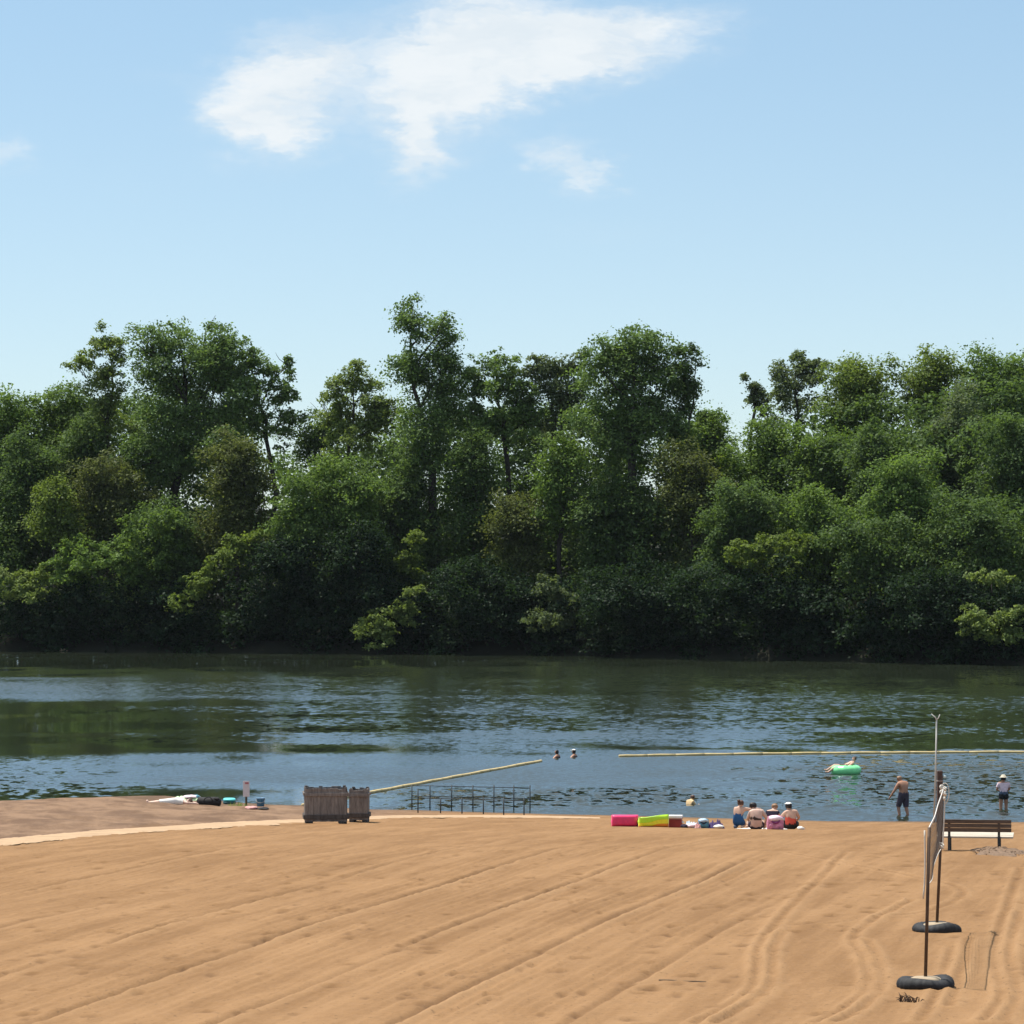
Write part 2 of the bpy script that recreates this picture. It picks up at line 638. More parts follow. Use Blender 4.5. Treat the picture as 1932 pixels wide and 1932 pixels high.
def path_y(x):
    xs = [p.x for p in PATH_C]
    ys = [p.y for p in PATH_C]
    o = np.argsort(xs)
    return np.interp(x, np.array(xs)[o], np.array(ys)[o])


def build_ground():
    ys = np.concatenate([np.arange(-80, 54, 6), np.arange(54, 60, 1), np.arange(60, 112, 0.10), np.arange(112, 130, 0.2), np.arange(130, 196, 0.25), np.arange(196, 360, 8),
                         np.arange(360, 440, 1.5), np.arange(440, 520, 8), np.array([540, 600, 700, 900, 1200, 1600, 2200, 3200])])
    xs = np.concatenate([np.array([-1500, -900, -600]), np.arange(-400, -60, 20), np.arange(-60, -22, 2), np.arange(-22, -13, 0.15), np.arange(-13, 13, 0.06),
                         np.arange(13, 22, 0.3), np.arange(22, 60, 2), np.arange(60, 400, 20), np.array([400, 600, 900, 1500])])
    X, Y = np.meshgrid(xs, ys)
    Z = ground(X, Y)
    H, Mk, Rg = detail(X, Y)
    # low scarp and lumps on the grey bank to the left
    py = path_y(X)
    beyond = np.clip((Y - py - 1.0) / 2.0, 0, 1) * np.clip((-1.5 - X) / 4, 0, 1) * np.clip((200 - Y) / 5, 0, 1)
    Hl = 0.24 * (vnoise(X * 0.8, Y, 0.30, 41) - 0.5) + 0.10 * (vnoise(X, Y, 0.9, 42) - 0.5) + 0.06 * (vnoise(X, Y, 2.1, 43) - 0.5)
    sc = np.interp(X, [-40, -22, -14, -8], [158, 158, 166, 176])
    Hl += -0.26 / (1 + np.exp(-(Y - sc) / 0.5)) * np.clip((-8 - X) / 3, 0, 1)
    offp = np.clip(np.abs(Y - py) / 1.5 - 1.0, 0, 1)
    near = np.clip((Z - 0.1) * 6, 0, 1) * np.where(X < 5, offp, 1.0)
    lumps = 0.05 * (vnoise(X, Y, 0.8, 51) - 0.5) + 0.03 * (vnoise(X, Y, 2.2, 52) - 0.5)
    Z = Z + H + Hl * beyond * near + lumps * near * (Y > 108) * (Y < 200) * (1 - beyond)
    nx, ny = len(xs), len(ys)
    idx = np.arange(nx * ny).reshape(ny, nx)
    q = np.stack([idx[:-1, :-1], idx[:-1, 1:], idx[1:, 1:], idx[1:, :-1]], -1).reshape(-1, 4)
    me = np_mesh('sand_ground', np.stack([X, Y, Z], -1).reshape(-1, 3), q)
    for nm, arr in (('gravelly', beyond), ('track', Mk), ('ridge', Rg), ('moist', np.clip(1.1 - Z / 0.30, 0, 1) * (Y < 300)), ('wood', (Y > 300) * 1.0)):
        a = me.attributes.new(nm, 'FLOAT', 'POINT')
        a.data.foreach_set('value', arr.ravel().astype(np.float32))
    m = bpy.data.materials.new('sand')
    m.use_nodes = True
    g = G(m.node_tree)
    out = g.add('ShaderNodeOutputMaterial')
    bs = g.add('ShaderNodeBsdfPrincipled')
    bs.inputs['Roughness'].default_value = 0.95
    bs.inputs['Specular IOR Level'].default_value = 0.15
    pos = g.add('ShaderNodeNewGeometry').outputs['Position']
    px, py_, pz = g.sep(pos)
    uu = g.m('SUBTRACT', px, g.m('MULTIPLY', py_, 0.18))
    lane = g.noise(g.comb(g.m('MULTIPLY', uu, 1.0), g.m('MULTIPLY', py_, 0.045), 0), 1.6, 4, 0.6)
    lane2 = g.noise(g.comb(uu, g.m('MULTIPLY', py_, 0.1), 3.0), 5.5, 3, 0.6)
    big = g.noise(pos, 0.16, 4, 0.6)
    grit = g.noise(pos, 9.0, 4, 0.7)
    grain = g.noise(pos, 60.0, 2, 0.7)
    k = g.m('ADD', g.m('ADD', g.m('MULTIPLY', lane, 0.42), g.m('MULTIPLY', big, 0.24)), g.m('ADD', g.m('MULTIPLY', lane2, 0.14), g.m('MULTIPLY', grit, 0.2)))
    c = g.mix(g.ss(k, 0.38, 0.62), (0.205, 0.110, 0.047), (0.300, 0.171, 0.080))
    

    def attr(nm):
        a = g.add('ShaderNodeAttribute', attribute_name=nm)
        return a.outputs['Fac']
    c = g.mix(g.m('MULTIPLY', attr('track'), 0.7, clamp=True), c, (0.13, 0.068, 0.032))
    c = g.mix(g.m('MULTIPLY', attr('ridge'), 0.45, clamp=True), c, (0.36, 0.215, 0.108))
    gv = g.mix(g.ss(g.noise(g.v('MULTIPLY', pos, (0.7, 0.35, 1)), 0.9, 6, 0.7), 0.38, 0.62), (0.150, 0.090, 0.056), (0.250, 0.156, 0.096))
    c = g.mix(attr('gravelly'), c, gv)
    c = g.mix(g.m('MULTIPLY', attr('moist'), 0.6), c, (0.10, 0.062, 0.038))
    spk = g.ss(g.noise(g.v('MULTIPLY', pos, (1.0, 0.5, 1.0)), 11.0, 3, 0.6), 0.60, 0.74, 0.0, 0.55)
    c = g.mix(spk, c, (0.085, 0.048, 0.026))
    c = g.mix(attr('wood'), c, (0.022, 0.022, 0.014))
    g.l.new(c, bs.inputs['Base Color'])
    bp = g.add('ShaderNodeBump')
    bp.inputs['Strength'].default_value = 0.7
    bp.inputs['Distance'].default_value = 0.045
    g.l.new(g.m('ADD', g.m('MULTIPLY', grit, 1.0), g.m('MULTIPLY', grain, 0.3)), bp.inputs['Height'])
    g.l.new(bp.outputs[0], bs.inputs['Normal'])
    g.l.new(bs.outputs[0], out.inputs['Surface'])
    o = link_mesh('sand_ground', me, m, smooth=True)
    tag(o, kind='structure')


build_ground()


def build_path():
    vs, fs = [], []
    n = 9
    C0 = []
    for (a, b), h in zip(PATH_PX, PATH_HALF):
        C0.append((hit(a, b + h), hit(a, b - h)))
    near = catmull([p[0] for p in C0], 24)
    far = catmull([p[1] for p in C0], 24)
    for i, (a, b) in enumerate(zip(near, far)):
        wob = 0.35 * math.sin(i * 0.61) + 0.3 * math.sin(i * 1.37) + 0.25 * math.sin(i * 2.9)
        for k in range(n):
            t = k / (n - 1)
            p = a.lerp(b, t)
            p.y += wob * (1 - t) - 0.6 * wob * t
            e = 0.003 if k in (0, n - 1) else 0.018
            vs.append((p.x, p.y, gz(p.x, p.y) + e))
    for i in range(len(near) - 1):
        for k in range(n - 1):
            fs.append((i * n + k, i * n + k + 1, (i + 1) * n + k + 1, (i + 1) * n + k))
    me = bpy.data.meshes.new('path')
    me.from_pydata(vs, [], fs)
    me.update()
    o = link_mesh('path', me, mat_basic('path_sand', (0.42, 0.285, 0.175), 0.95, 0.16, 1.6, spec=0.1), smooth=True)
    tag(o, kind='structure')


build_path()


# ------------------------------------------------------------------ lake
def build_water():
    ys = np.concatenate([np.arange(150, 260, 0.8), np.arange(260, 440, 1.6), np.array([450, 480, 520])])
    xs = np.concatenate([np.array([-1200, -600, -300, -150, -90]), np.arange(-60, 60.1, 0.8), np.array([90, 150, 300, 600, 1200])])
    X, Y = np.meshgrid(xs, ys)
    nx, ny = len(xs), len(ys)
    idx = np.arange(nx * ny).reshape(ny, nx)
    q = np.stack([idx[:-1, :-1], idx[:-1, 1:], idx[1:, 1:], idx[1:, :-1]], -1).reshape(-1, 4)
    me = np_mesh('lake_water', np.stack([X, Y, np.zeros_like(X)], -1).reshape(-1, 3), q)

    def W(px, py):             # 1932 px -> lake point
        d = HC * 8490 / (py - 1000)
        return (px - 966) / 8490 * d, d

    # wind patches over the lake: ripple strength by place
    A = 0.44 * np.ones_like(X)
    # (left, top, right, bottom in the photo; ripple strength; edge softness in px)
    PY = 1000 + HC * 8490 / Y
    PX = 966 + X / Y * 8490
    nz = vnoise(X * 0.10, Y * 0.05, 1.0, 61) - 0.5
    nz2 = vnoise(X * 0.30, Y * 0.16, 1.0, 62) - 0.5
    PXw = PX + 160 * nz + 60 * nz2 + 420 * (vnoise(X * 0.02, Y * 0.22, 1.0, 64) - 0.5)
    PYw = PY + 14 * nz + 16 * nz2

    def band(x0, y0, x1, y1, val, sx=60, sy=8):
        nonlocal A
        w = (1 / (1 + np.exp(-(PXw - x0) / sx))) * (1 / (1 + np.exp((PXw - x1) / sx))) * (1 / (1 + np.exp(-(PYw - y0) / sy))) * (1 / (1 + np.exp((PYw - y1) / sy)))
        A = A * (1 - w) + val * w
    band(-900, 1180, 2900, 1262, 0.10, 80, 6)            # still water under the trees
    band(1500, 1240, 2900, 1300, 0.22, 120, 10)
    band(-900, 1272, 480, 1322, 0.95, 140, 5)            # breeze on the left
    band(420, 1270, 900, 1325, 0.66, 140, 6)
    band(-900, 1326, 520, 1450, 0.04, 70, 4)             # the glassy pool on the left
    band(500, 1345, 830, 1378, 0.22, 80, 5)
    band(820, 1262, 1300, 1300, 0.42, 120, 6)
    band(1250, 1300, 2900, 1330, 0.50, 120, 5)
    band(560, 1384, 900, 1402, 0.55, 80, 4)
    band(950, 1372, 1600, 1400, 0.72, 120, 5)
    band(1560, 1336, 2900, 1412, 0.13, 70, 6)
    band(-900, 1450, 300, 1478, 0.42, 120, 5)
    band(330, 1434, 760, 1482, 0.85, 90, 5)              # bright fine ripple
    band(-900, 1484, 640, 1515, 0.12, 60, 4)             # dark edge by the left beach
    band(900, 1408, 2900, 1419, 0.08, 40, 2)             # slick behind the float line
    band(760, 1432, 1480, 1490, 0.92, 90, 6)             # fine ripple inside the line
    band(1450, 1425, 2900, 1520, 0.62, 60, 6)
    band(760, 1490, 1330, 1522, 0.50, 60, 5)
    band(1080, 1522, 2900, 1560, 0.85, 60, 4)
    A = np.clip(A * 1.15 + 0.30 * nz2 + 0.14 * nz + 0.26 * (vnoise(X * 0.035, Y * 0.16, 1.0, 66) - 0.5), 0.03, 1.2)
    Ch = np.zeros_like(X)

    def chop(x0, y0, x1, y1, val, sx=50, sy=8):
        w = (1 / (1 + np.exp(-(PXw - x0) / sx))) * (1 / (1 + np.exp((PXw - x1) / sx))) * (1 / (1 + np.exp(-(PYw - y0) / sy))) * (1 / (1 + np.exp((PYw - y1) / sy)))
        np.maximum(Ch, val * w, out=Ch)
    chop(1480, 1436, 2900, 1530, 1.35)
    chop(750, 1488, 1340, 1530, 1.25, 50, 5)
    chop(-900, 1452, 200, 1490, 0.5)
    chop(300, 1262, 2900, 1400, 0.20)
    for nm, arr in (('ripple', A), ('chop', Ch)):
        a = me.attributes.new(nm, 'FLOAT', 'POINT')
        a.data.foreach_set('value', arr.ravel().astype(np.float32))
    m = bpy.data.materials.new('lake')
    m.use_nodes = True
    g = G(m.node_tree)
    out = g.add('ShaderNodeOutputMaterial')
    bs = g.add('ShaderNodeBsdfPrincipled')
    bs.inputs['Base Color'].default_value = (0.021, 0.027, 0.016, 1)
    bs.inputs['Roughness'].default_value = 0.05
    bs.inputs['IOR'].default_value = 1.333
    pos = g.add('ShaderNodeNewGeometry').outputs['Position']
    rip = g.add('ShaderNodeAttribute', attribute_name='ripple').outputs['Fac']
    cho = g.add('ShaderNodeAttribute', attribute_name='chop').outputs['Fac']
    f1 = g.noise(g.v('MULTIPLY', pos, (0.7, 1.0, 1.0)), 6.0, 4, 0.65, color=True)
    f2 = g.noise(g.v('MULTIPLY', pos, (1.0, 0.42, 1.0)), 1.9, 3, 0.55, color=True)
    f1 = g.v('SUBTRACT', f1, (0.5, 0.5, 0.5))
    f2 = g.v('SUBTRACT', f2, (0.5, 0.5, 0.5))
    ax, ay, _ = g.sep(f1)
    bx, by, _ = g.sep(f2)
    # slopes: mostly the faces that lean to the shore are seen at this low angle
    sy = g.m('ADD', g.m('MULTIPLY', rip, g.m('ADD', -0.11, g.m('MULTIPLY', ay, 0.46))), g.m('MULTIPLY', cho, g.m('MULTIPLY', by, 1.15)))
    sx = g.m('ADD', g.m('MULTIPLY', rip, g.m('MULTIPLY', ax, 0.22)), g.m('MULTIPLY', cho, g.m('MULTIPLY', bx, 0.35)))
    nrm = g.v('NORMALIZE', g.comb(sx, sy, 1.0))
    g.l.new(nrm, bs.inputs['Normal'])
    g.l.new(bs.outputs[0], out.inputs['Surface'])
    o = link_mesh('lake_water', me, m)
    tag(o, kind='structure')


build_water()


# ------------------------------------------------------------------ trees
def leaf_cloud(blobs, leaf, fill, rc=0.85, per=54, rs=None):
    """blobs: list of (center xyz, radii xyz). Leaf-sized faces gathered in sprays with gaps between them."""
    rs = rs or rng
    allv = []

    def leaves(P, N, L):
        N = N / np.linalg.norm(N, axis=1)[:, None]
        T = rs.normal(size=P.shape)
        T -= N * (T * N).sum(1)[:, None]
        T /= np.linalg.norm(T, axis=1)[:, None]
        B = np.cross(N, T)
        L = L[:, None]
        a = P - T * L * 0.55
        b = P + B * L * 0.36 + N * L * 0.07
        e = P + T * L * 0.6
        f = P - B * L * 0.36 + N * L * 0.07
        allv.append(np.stack([a, b, e, f], 1).reshape(-1, 3))
    for c, r in blobs:
        c = np.array(c); r = np.array(r)
        area = 4 * math.pi * ((r[0] * r[1]) ** 1.6 / 3 + (r[0] * r[2]) ** 1.6 / 3 + (r[1] * r[2]) ** 1.6 / 3) ** (1 / 1.6)
        nc = max(3, int(area / 3.4 * fill + 0.5))
        d = rs.normal(size=(nc, 3))
        d /= np.linalg.norm(d, axis=1)[:, None]
        bumps = rs.normal(size=(5, 3))
        bumps /= np.linalg.norm(bumps, axis=1)[:, None]
        amp = rs.uniform(-0.42, 0.50, 5)
        bf = 1 + (amp * np.exp(5 * (d @ bumps.T - 1))).sum(1)
        rad = (0.5 + 0.54 * rs.random(nc) ** 0.6) * bf
        cc = c + d * r * rad[:, None]
        size = rc * (0.45 + 1.15 * rs.random(nc) ** 1.4) * min(1.0, float(r.min()) / 1.3 + 0.3)
        n = np.maximum(8, (per * (size / rc) ** 1.7).astype(int))
        k = np.repeat(np.arange(nc), n)
        off = rs.normal(size=(len(k), 3)) * np.array([0.55, 0.55, 0.30])
        P = cc[k] + off * size[k][:, None]
        P[:, 2] -= 0.22 * (off[:, 0] ** 2 + off[:, 1] ** 2) * size[k]
        N = d[k] * 0.40 + np.array([0, 0, 0.65]) + rs.normal(size=(len(k), 3)) * 0.5
        leaves(P, N, leaf * (0.6 + 0.8 * rs.random(len(k))))
        # inner twigs with leaves, further in
        m = int(area * 2.2 * fill)
        if m:
            di = rs.normal(size=(m, 3))
            di /= np.linalg.norm(di, axis=1)[:, None]
            leaves(c + di * r * (0.75 * rs.random(m) ** 0.5)[:, None], di * 0.3 + np.array([0, 0, 0.5]) + rs.normal(size=(m, 3)) * 0.6, leaf * 1.35 * (0.7 + 0.6 * rs.random(m)))
    V = np.concatenate(allv)
    LEAVES[0] += len(V) // 4
    Q = np.arange(len(V)).reshape(-1, 4)
    return V, Q


LEAVES = [0]


def px_blob(b, D, base, depth=0.9, rs=None):
    cx, cy, rx, ry = b[:4]
    off = b[4] if len(b) > 4 else float(rs.normal() * rx / 8490 * D * 0.35)
    s = D / 8490
    c = ((cx - 966) * s - base[0], off, HC - (cy - 1000) * s - base[2])
    return c, (rx * s, rx * s * depth, ry * s)


def limb(mb, a, b, r0, r1, rr, bow=0.12, n=6):
    a, b = Vector(a), Vector(b)
    L = (b - a).length
    o = Vector((rr.normal(), rr.normal(), abs(rr.normal()) * 0.6)) * L * bow
    pts, rad = [], []
    for i in range(n + 1):
        t = i / n
        p = a.lerp(b, t) + o * math.sin(math.pi * t) * 0.7 + Vector((rr.normal(), rr.normal(), 0)) * L * 0.012
        pts.append(p)
        rad.append(r0 + (r1 - r0) * t)
    mb.tube(pts, rad, 7)
    return pts


TREES_N = 0


def tree(label, off, bx, blobs, mat='mid', leaf=0.23, fill=0.9, trunk_r=0.28, lean=0.0, bark=None, per=92, rc=0.96, fork=0.55, twigs=0, cat='tree', name='leafy_tree', group=None, sink=0.0):
    """bx: photo column (1932) of the foot; blobs in photo pixels; off: metres behind the far waterline"""
    global TREES_N
    TREES_N += 1
    rs = np.random.default_rng(100 + TREES_N)
    over = name == 'overhanging_shrub'
    if over:
        off += 3.0
        trunk_r *= 0.6
    D = 400.0
    for _ in range(6):
        D = float(np.interp((bx - 966) / 8490 * D, FARX, FARD)) + off
    x = (bx - 966) / 8490 * D
    base = (x, D, gz(x, D) - 0.1)
    root = empty(name, base, 0, label, cat, group)
    B = [px_blob(b, D, base, rs=rs) for b in blobs]
    if over:                      # boughs reach out over the water
        B = [((c[0], c[1] - 3.0, c[2]), r) for c, r in B]
    # sub-lobes break the outline
    lobes = []
    for c, r in B:
        lobes.append((c, tuple(q * 0.9 for q in r)))
        near_b = sorted(B, key=lambda q: sum((q[0][i] - c[i]) ** 2 for i in range(3)))[1:3]
        for c2, r2 in near_b:
            lobes.append((tuple((np.array(c) + np.array(c2)) / 2 + rs.normal(size=3) * 0.3), tuple((a + b) * 0.3 for a, b in zip(r, r2))))
        k = 6 if max(r) > 1.5 else 4
        for i in range(k):
            d = rs.normal(size=3)
            d[2] = d[2] * 0.8 + 0.25
            d /= np.linalg.norm(d)
            f = rs.uniform(0.25, 0.52)
            lobes.append((tuple(np.array(c) + d * np.array(r) * rs.uniform(0.7, 1.22)), (r[0] * f, r[1] * f, r[2] * f * rs.uniform(0.9, 1.5))))
    V, Q = leaf_cloud(lobes, leaf, fill, rc, per, rs)
    me = np_mesh('crown', V, Q)
    link_mesh('crown', me, LEAF[mat], root)
    # trunk and limbs
    mb = MB()
    top = max(B, key=lambda q: q[0][2])[0]
    low = min(q[0][2] - q[1][2] for q in B)
    fz = max(0.8, low + (top[2] - low) * (fork - 0.35))
    cxm = float(np.mean([q[0][0] for q in B]))
    f = Vector((cxm * 0.6 + lean, 0.0, fz))
    limb(mb, (0, 0, -0.6), f, trunk_r, trunk_r * 0.72, rs, 0.04)
    tp = Vector(top) + Vector((0, 0, 0.2))
    main = limb(mb, f, tp, trunk_r * 0.6, trunk_r * 0.08, rs, 0.06, 8)
    for c, r in B:
        c = Vector(c)
        if (c - Vector(top)).length < 0.3:
            continue
        k = min(range(len(main)), key=lambda i: abs(main[i].z - (c.z - 1.6 * abs(c.x - main[i].x) ** 0.8)))
        s = main[k]
        pts = limb(mb, s, c, trunk_r * 0.24, trunk_r * 0.05, rs, 0.1)
        for _ in range(3):
            d = Vector(rs.normal(size=3)) * max(r) * 0.5
            d.z = abs(d.z)
            limb(mb, pts[4], c + d, trunk_r * 0.12, trunk_r * 0.03, rs, 0.1, 4)
    for _ in range(twigs):
        c, r = B[int(rs.integers(len(B)))]
        d = Vector((rs.normal() * 0.6, rs.normal() * 0.4, 1.0)).normalized() * (max(r) * 1.5 + 0.8)
        limb(mb, c, Vector(c) + d, 0.05, 0.012, rs, 0.08, 4)
    mb.build('trunk', bark or BARK, root, smooth=True)
    return root


def dome(cx, top, hw, bot, seed=0, rows=3, taper=0.55, jit=0.42):
    """blobs filling a rounded crown from row top to row bot"""
    r = random.Random(seed * 17 + int(cx))
    out = []
    h = bot - top
    br = max(22, min(60, hw * 0.62))
    out.append((cx + r.uniform(-.1, .1) * hw, top + br * 0.75, br * 0.95, br * 0.75))
    ny = max(1, int(round((h - br) / (br * 1.15))))
    for j in range(ny):
        t = (j + 0.6) / ny
        y = top + br * 0.9 + t * (h - br * 1.5)
        w = hw * (0.62 + 0.38 * math.sin(math.pi * min(1, t * 0.8 + 0.15)))
        n = max(2, int(round(w / br * 1.25)))
        for i in range(n):
            x = cx + ((i + 0.5) / n * 2 - 1) * (w - br * 0.55) + r.uniform(-jit, jit) * br
            q = br * r.uniform(0.85, 1.25)
            out.append((x, y + r.uniform(-jit, jit) * br, q * 0.86, q * r.uniform(0.8, 1.35)))
    return out


FB = 'on the far bank'
# --- skyline trees
tree('rounded dark green tree at the far left end of the wooded bank', 16, 20, dome(20, 735, 62, 1000, 1), 'mid')
tree('low domed green tree left of the sparse thin cottonwood on the skyline', 18, 120, dome(118, 716, 72, 960, 2), 'mid')
tree('thin sparse cottonwood with see-through crown on the left shoulder of the big cottonwood', 14, 212,
     [(150, 686, 18, 16), (170, 668, 20, 20), (196, 640, 20, 24), (216, 690, 26, 22), (186, 712, 22, 14), (228, 650, 14, 14), (205, 760, 28, 24), (178, 744, 24, 20), (222, 735, 22, 22), (205, 800, 44, 34)], 'pale', fill=0.42, rc=0.7, trunk_r=0.24)
tree('big broad cottonwood topping the left part of the skyline', 12, 330,
     [(268, 642, 36, 28), (338, 636, 46, 30), (405, 644, 42, 26), (300, 690, 55, 36), (375, 690, 62, 40), (440, 690, 42, 40), (340, 750, 78, 44), (420, 760, 62, 44),
      (300, 810, 60, 44), (385, 830, 75, 48), (330, 890, 70, 50), (262, 880, 50, 44)], 'cotton', fill=0.8, trunk_r=0.55)
tree('lacy thin-leaved tree on the right flank of the big left cottonwood', 15, 500,
     [(462, 655, 22, 24), (490, 690, 26, 26), (522, 706, 18, 22), (545, 690, 9, 14), (505, 742, 34, 22), (540, 745, 18, 16), (480, 790, 44, 34), (520, 815, 40, 34), (450, 730, 34, 34), (560, 790, 18, 18)], 'cotton', fill=0.45, rc=0.6, twigs=6, trunk_r=0.26)
tree('scraggly low tree with bare twigs standing above the gap in the skyline', 18, 600, [(600, 812, 34, 28), (570, 825, 24, 22), (630, 800, 30, 30), (605, 860, 50, 40)], 'dark', fill=0.6, twigs=14, trunk_r=0.2)
tree('pale open-crowned tree with a leaning trunk left of the tall poplar', 12, 640,
     [(668, 702, 26, 20), (640, 728, 22, 18), (690, 728, 30, 24), (650, 758, 32, 24), (706, 764, 30, 24), (676, 796, 54, 36), (720, 800, 34, 30), (640, 790, 34, 30), (668, 836, 60, 36), (735, 780, 24, 24)], 'pale', fill=0.5, rc=0.7, trunk_r=0.22)
tree('tallest tree of the bank, a narrow dark poplar with two tips', 10, 838,
     [(775, 582, 24, 22), (768, 606, 18, 16), (792, 630, 24, 34), (842, 612, 13, 24), (836, 648, 24, 26), (800, 684, 46, 36), (768, 690, 22, 34), (858, 684, 16, 24), (852, 720, 34, 28),
      (806, 740, 56, 40), (790, 800, 52, 44), (842, 790, 36, 40), (800, 860, 48, 44), (770, 920, 50, 46)], 'cotton', fill=0.72, trunk_r=0.5)
tree('open medium tree with a bare straight trunk just right of the tall poplar', 12, 972,
     [(936, 686, 34, 20), (902, 704, 24, 22), (968, 712, 38, 28), (920, 740, 44, 32), (985, 745, 38, 30), (950, 780, 60, 34), (890, 780, 38, 40), (1000, 790, 36, 34), (925, 820, 50, 34)], 'cotton', fill=0.52, rc=0.65, trunk_r=0.3)
tree('lacy tree with sky showing through between the bare-trunked tree and the round dome tree', 15, 1040,
     [(1036, 684, 36, 18), (1008, 706, 24, 22), (1064, 712, 36, 26), (1040, 745, 46, 28), (1085, 690, 24, 26), (1080, 760, 40, 34), (1030, 790, 50, 34), (1060, 820, 50, 34)], 'grey', fill=0.5, rc=0.7, trunk_r=0.26)
tree('tall round-topped dome tree in the middle right of the skyline', 10, 1200,
     [(1204, 640, 38, 24), (1160, 664, 38, 28), (1242, 672, 34, 34), (1128, 690, 34, 28), (1196, 704, 66, 44), (1144, 738, 52, 40), (1246, 730, 42, 48), (1190, 780, 66, 46),
      (1130, 800, 54, 44), (1240, 800, 44, 48), (1180, 850, 60, 44)], 'cotton', fill=0.85, trunk_r=0.5)
tree('narrow tufted tree standing against the right side of the dome tree', 13, 1296, [(1292, 674, 14, 24), (1312, 664, 9, 16), (1286, 712, 26, 30), (1300, 716, 18, 26), (1306, 742, 14, 16), (1290, 780, 24, 40), (1280, 840, 34, 44)], 'dark', fill=0.75, trunk_r=0.22)
tree('low rounded tree in the skyline dip right of the dome tree', 20, 1345, dome(1342, 764, 46, 920, 3), 'mid')
tree('small isolated bluish tree poking up in the skyline dip', 55, 1424, [(1412, 722, 18, 16), (1432, 742, 18, 15), (1418, 752, 14, 10), (1440, 765, 22, 18)], 'grey', fill=0.5, rc=0.7, trunk_r=0.2)
tree('bluish grey feathery tree at the left top of the right hand hill', 50, 1508, [(1506, 686, 30, 22), (1484, 712, 24, 20), (1530, 704, 28, 24), (1545, 690, 18, 12), (1506, 742, 46, 32), (1480, 780, 44, 34)], 'grey', fill=0.62, rc=0.65)
tree('yellow green bushy tree on the crest of the right hand hill', 40, 1625, dome(1622, 668, 74, 900, 4), 'yellow')
tree('large yellow green round tree near the top of the right hand hill', 44, 1762, dome(1764, 664, 80, 880, 5), 'yellow', fill=0.95)
tree('big green tree on the hill crest second from the right edge', 46, 1862, dome(1856, 664, 74, 880, 6), 'mid')
tree('big green tree on the hill crest cut by the right edge', 48, 1950, dome(1948, 668, 84, 900, 7), 'mid')
# --- middle storey
tree('dark green tree below the skyline at the far left edge', 9, 50, dome(46, 820, 84, 1080, 11), 'dark')
tree('brownish olive tree under the left side of the big cottonwood', 7, 216, dome(212, 848, 74, 1010, 12), 'olive', fill=0.75)
tree('tall dark tree between the far left dome and the big cottonwood', 12, 150, dome(160, 790, 66, 1000, 13), 'dark')
tree('olive brown tree with rusty tips right of the big cottonwood trunk', 6, 450, dome(446, 818, 76, 1050, 14), 'olive', fill=0.8)
tree('bright green dome shaped tree left of the tall poplar trunk', 4, 628, dome(626, 846, 106, 1090, 15), 'bright', fill=0.95)
tree('yellow green bushy sapling low at the left, beneath dark trees', 4, 104, dome(104, 905, 50, 1030, 16), 'yellow', fill=0.7)
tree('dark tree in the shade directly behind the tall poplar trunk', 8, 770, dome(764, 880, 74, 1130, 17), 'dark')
tree('slim dark tree between the poplar trunk and the bare straight trunk', 8, 894, dome(896, 810, 60, 1090, 18), 'dark', fill=0.7)
tree('bright green tree with layered branches in the middle of the bank', 6, 1062, dome(1058, 826, 66, 1020, 19), 'bright', fill=0.75)
tree('olive grey small tree below the bare straight trunk', 4, 984, dome(980, 930, 62, 1080, 20), 'olive', fill=0.7)
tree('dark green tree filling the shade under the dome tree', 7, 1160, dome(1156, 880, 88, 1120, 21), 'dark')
tree('rusty olive tree under the narrow tufted tree', 9, 1300, dome(1304, 836, 78, 1060, 22), 'olive', fill=0.8)
tree('mid green tree on the slope below the bluish feathery tree', 20, 1442, dome(1446, 778, 78, 1000, 23), 'mid')
tree('green tree on the slope below the yellow green crest tree', 22, 1560, dome(1556, 812, 80, 1040, 24), 'mid', fill=0.85)
tree('dark gap-filling tree under the large yellow green hill tree', 18, 1660, dome(1652, 800, 62, 980, 25), 'dark')
tree('bright green spreading tree at the foot of the right hand hill', 8, 1700, dome(1696, 866, 96, 1100, 26), 'bright', fill=0.9)
tree('greyish green tall tree on the hillside right of the bright spreading tree', 26, 1812, dome(1808, 766, 80, 1010, 27), 'grey', fill=0.95)
tree('deep green tree against the right edge halfway up the hill', 18, 1914, dome(1912, 786, 86, 1090, 28), 'dark')
tree('dusky tree at mid height between the rusty olive tree and the hill', 6, 1400, dome(1394, 900, 76, 1130, 29), 'dark')
tree('dusky green tree under the hill, left of the bright spreading tree', 7, 1560, dome(1548, 930, 72, 1120, 30), 'mid', fill=0.8)
tree('dark drooping tree at the right, above the pale shoreline bush', 5, 1830, dome(1830, 930, 90, 1150, 31), 'dark')
tree('shaded tree under the big cottonwood, nearer the water', 4, 320, dome(312, 950, 90, 1140, 32), 'dark')
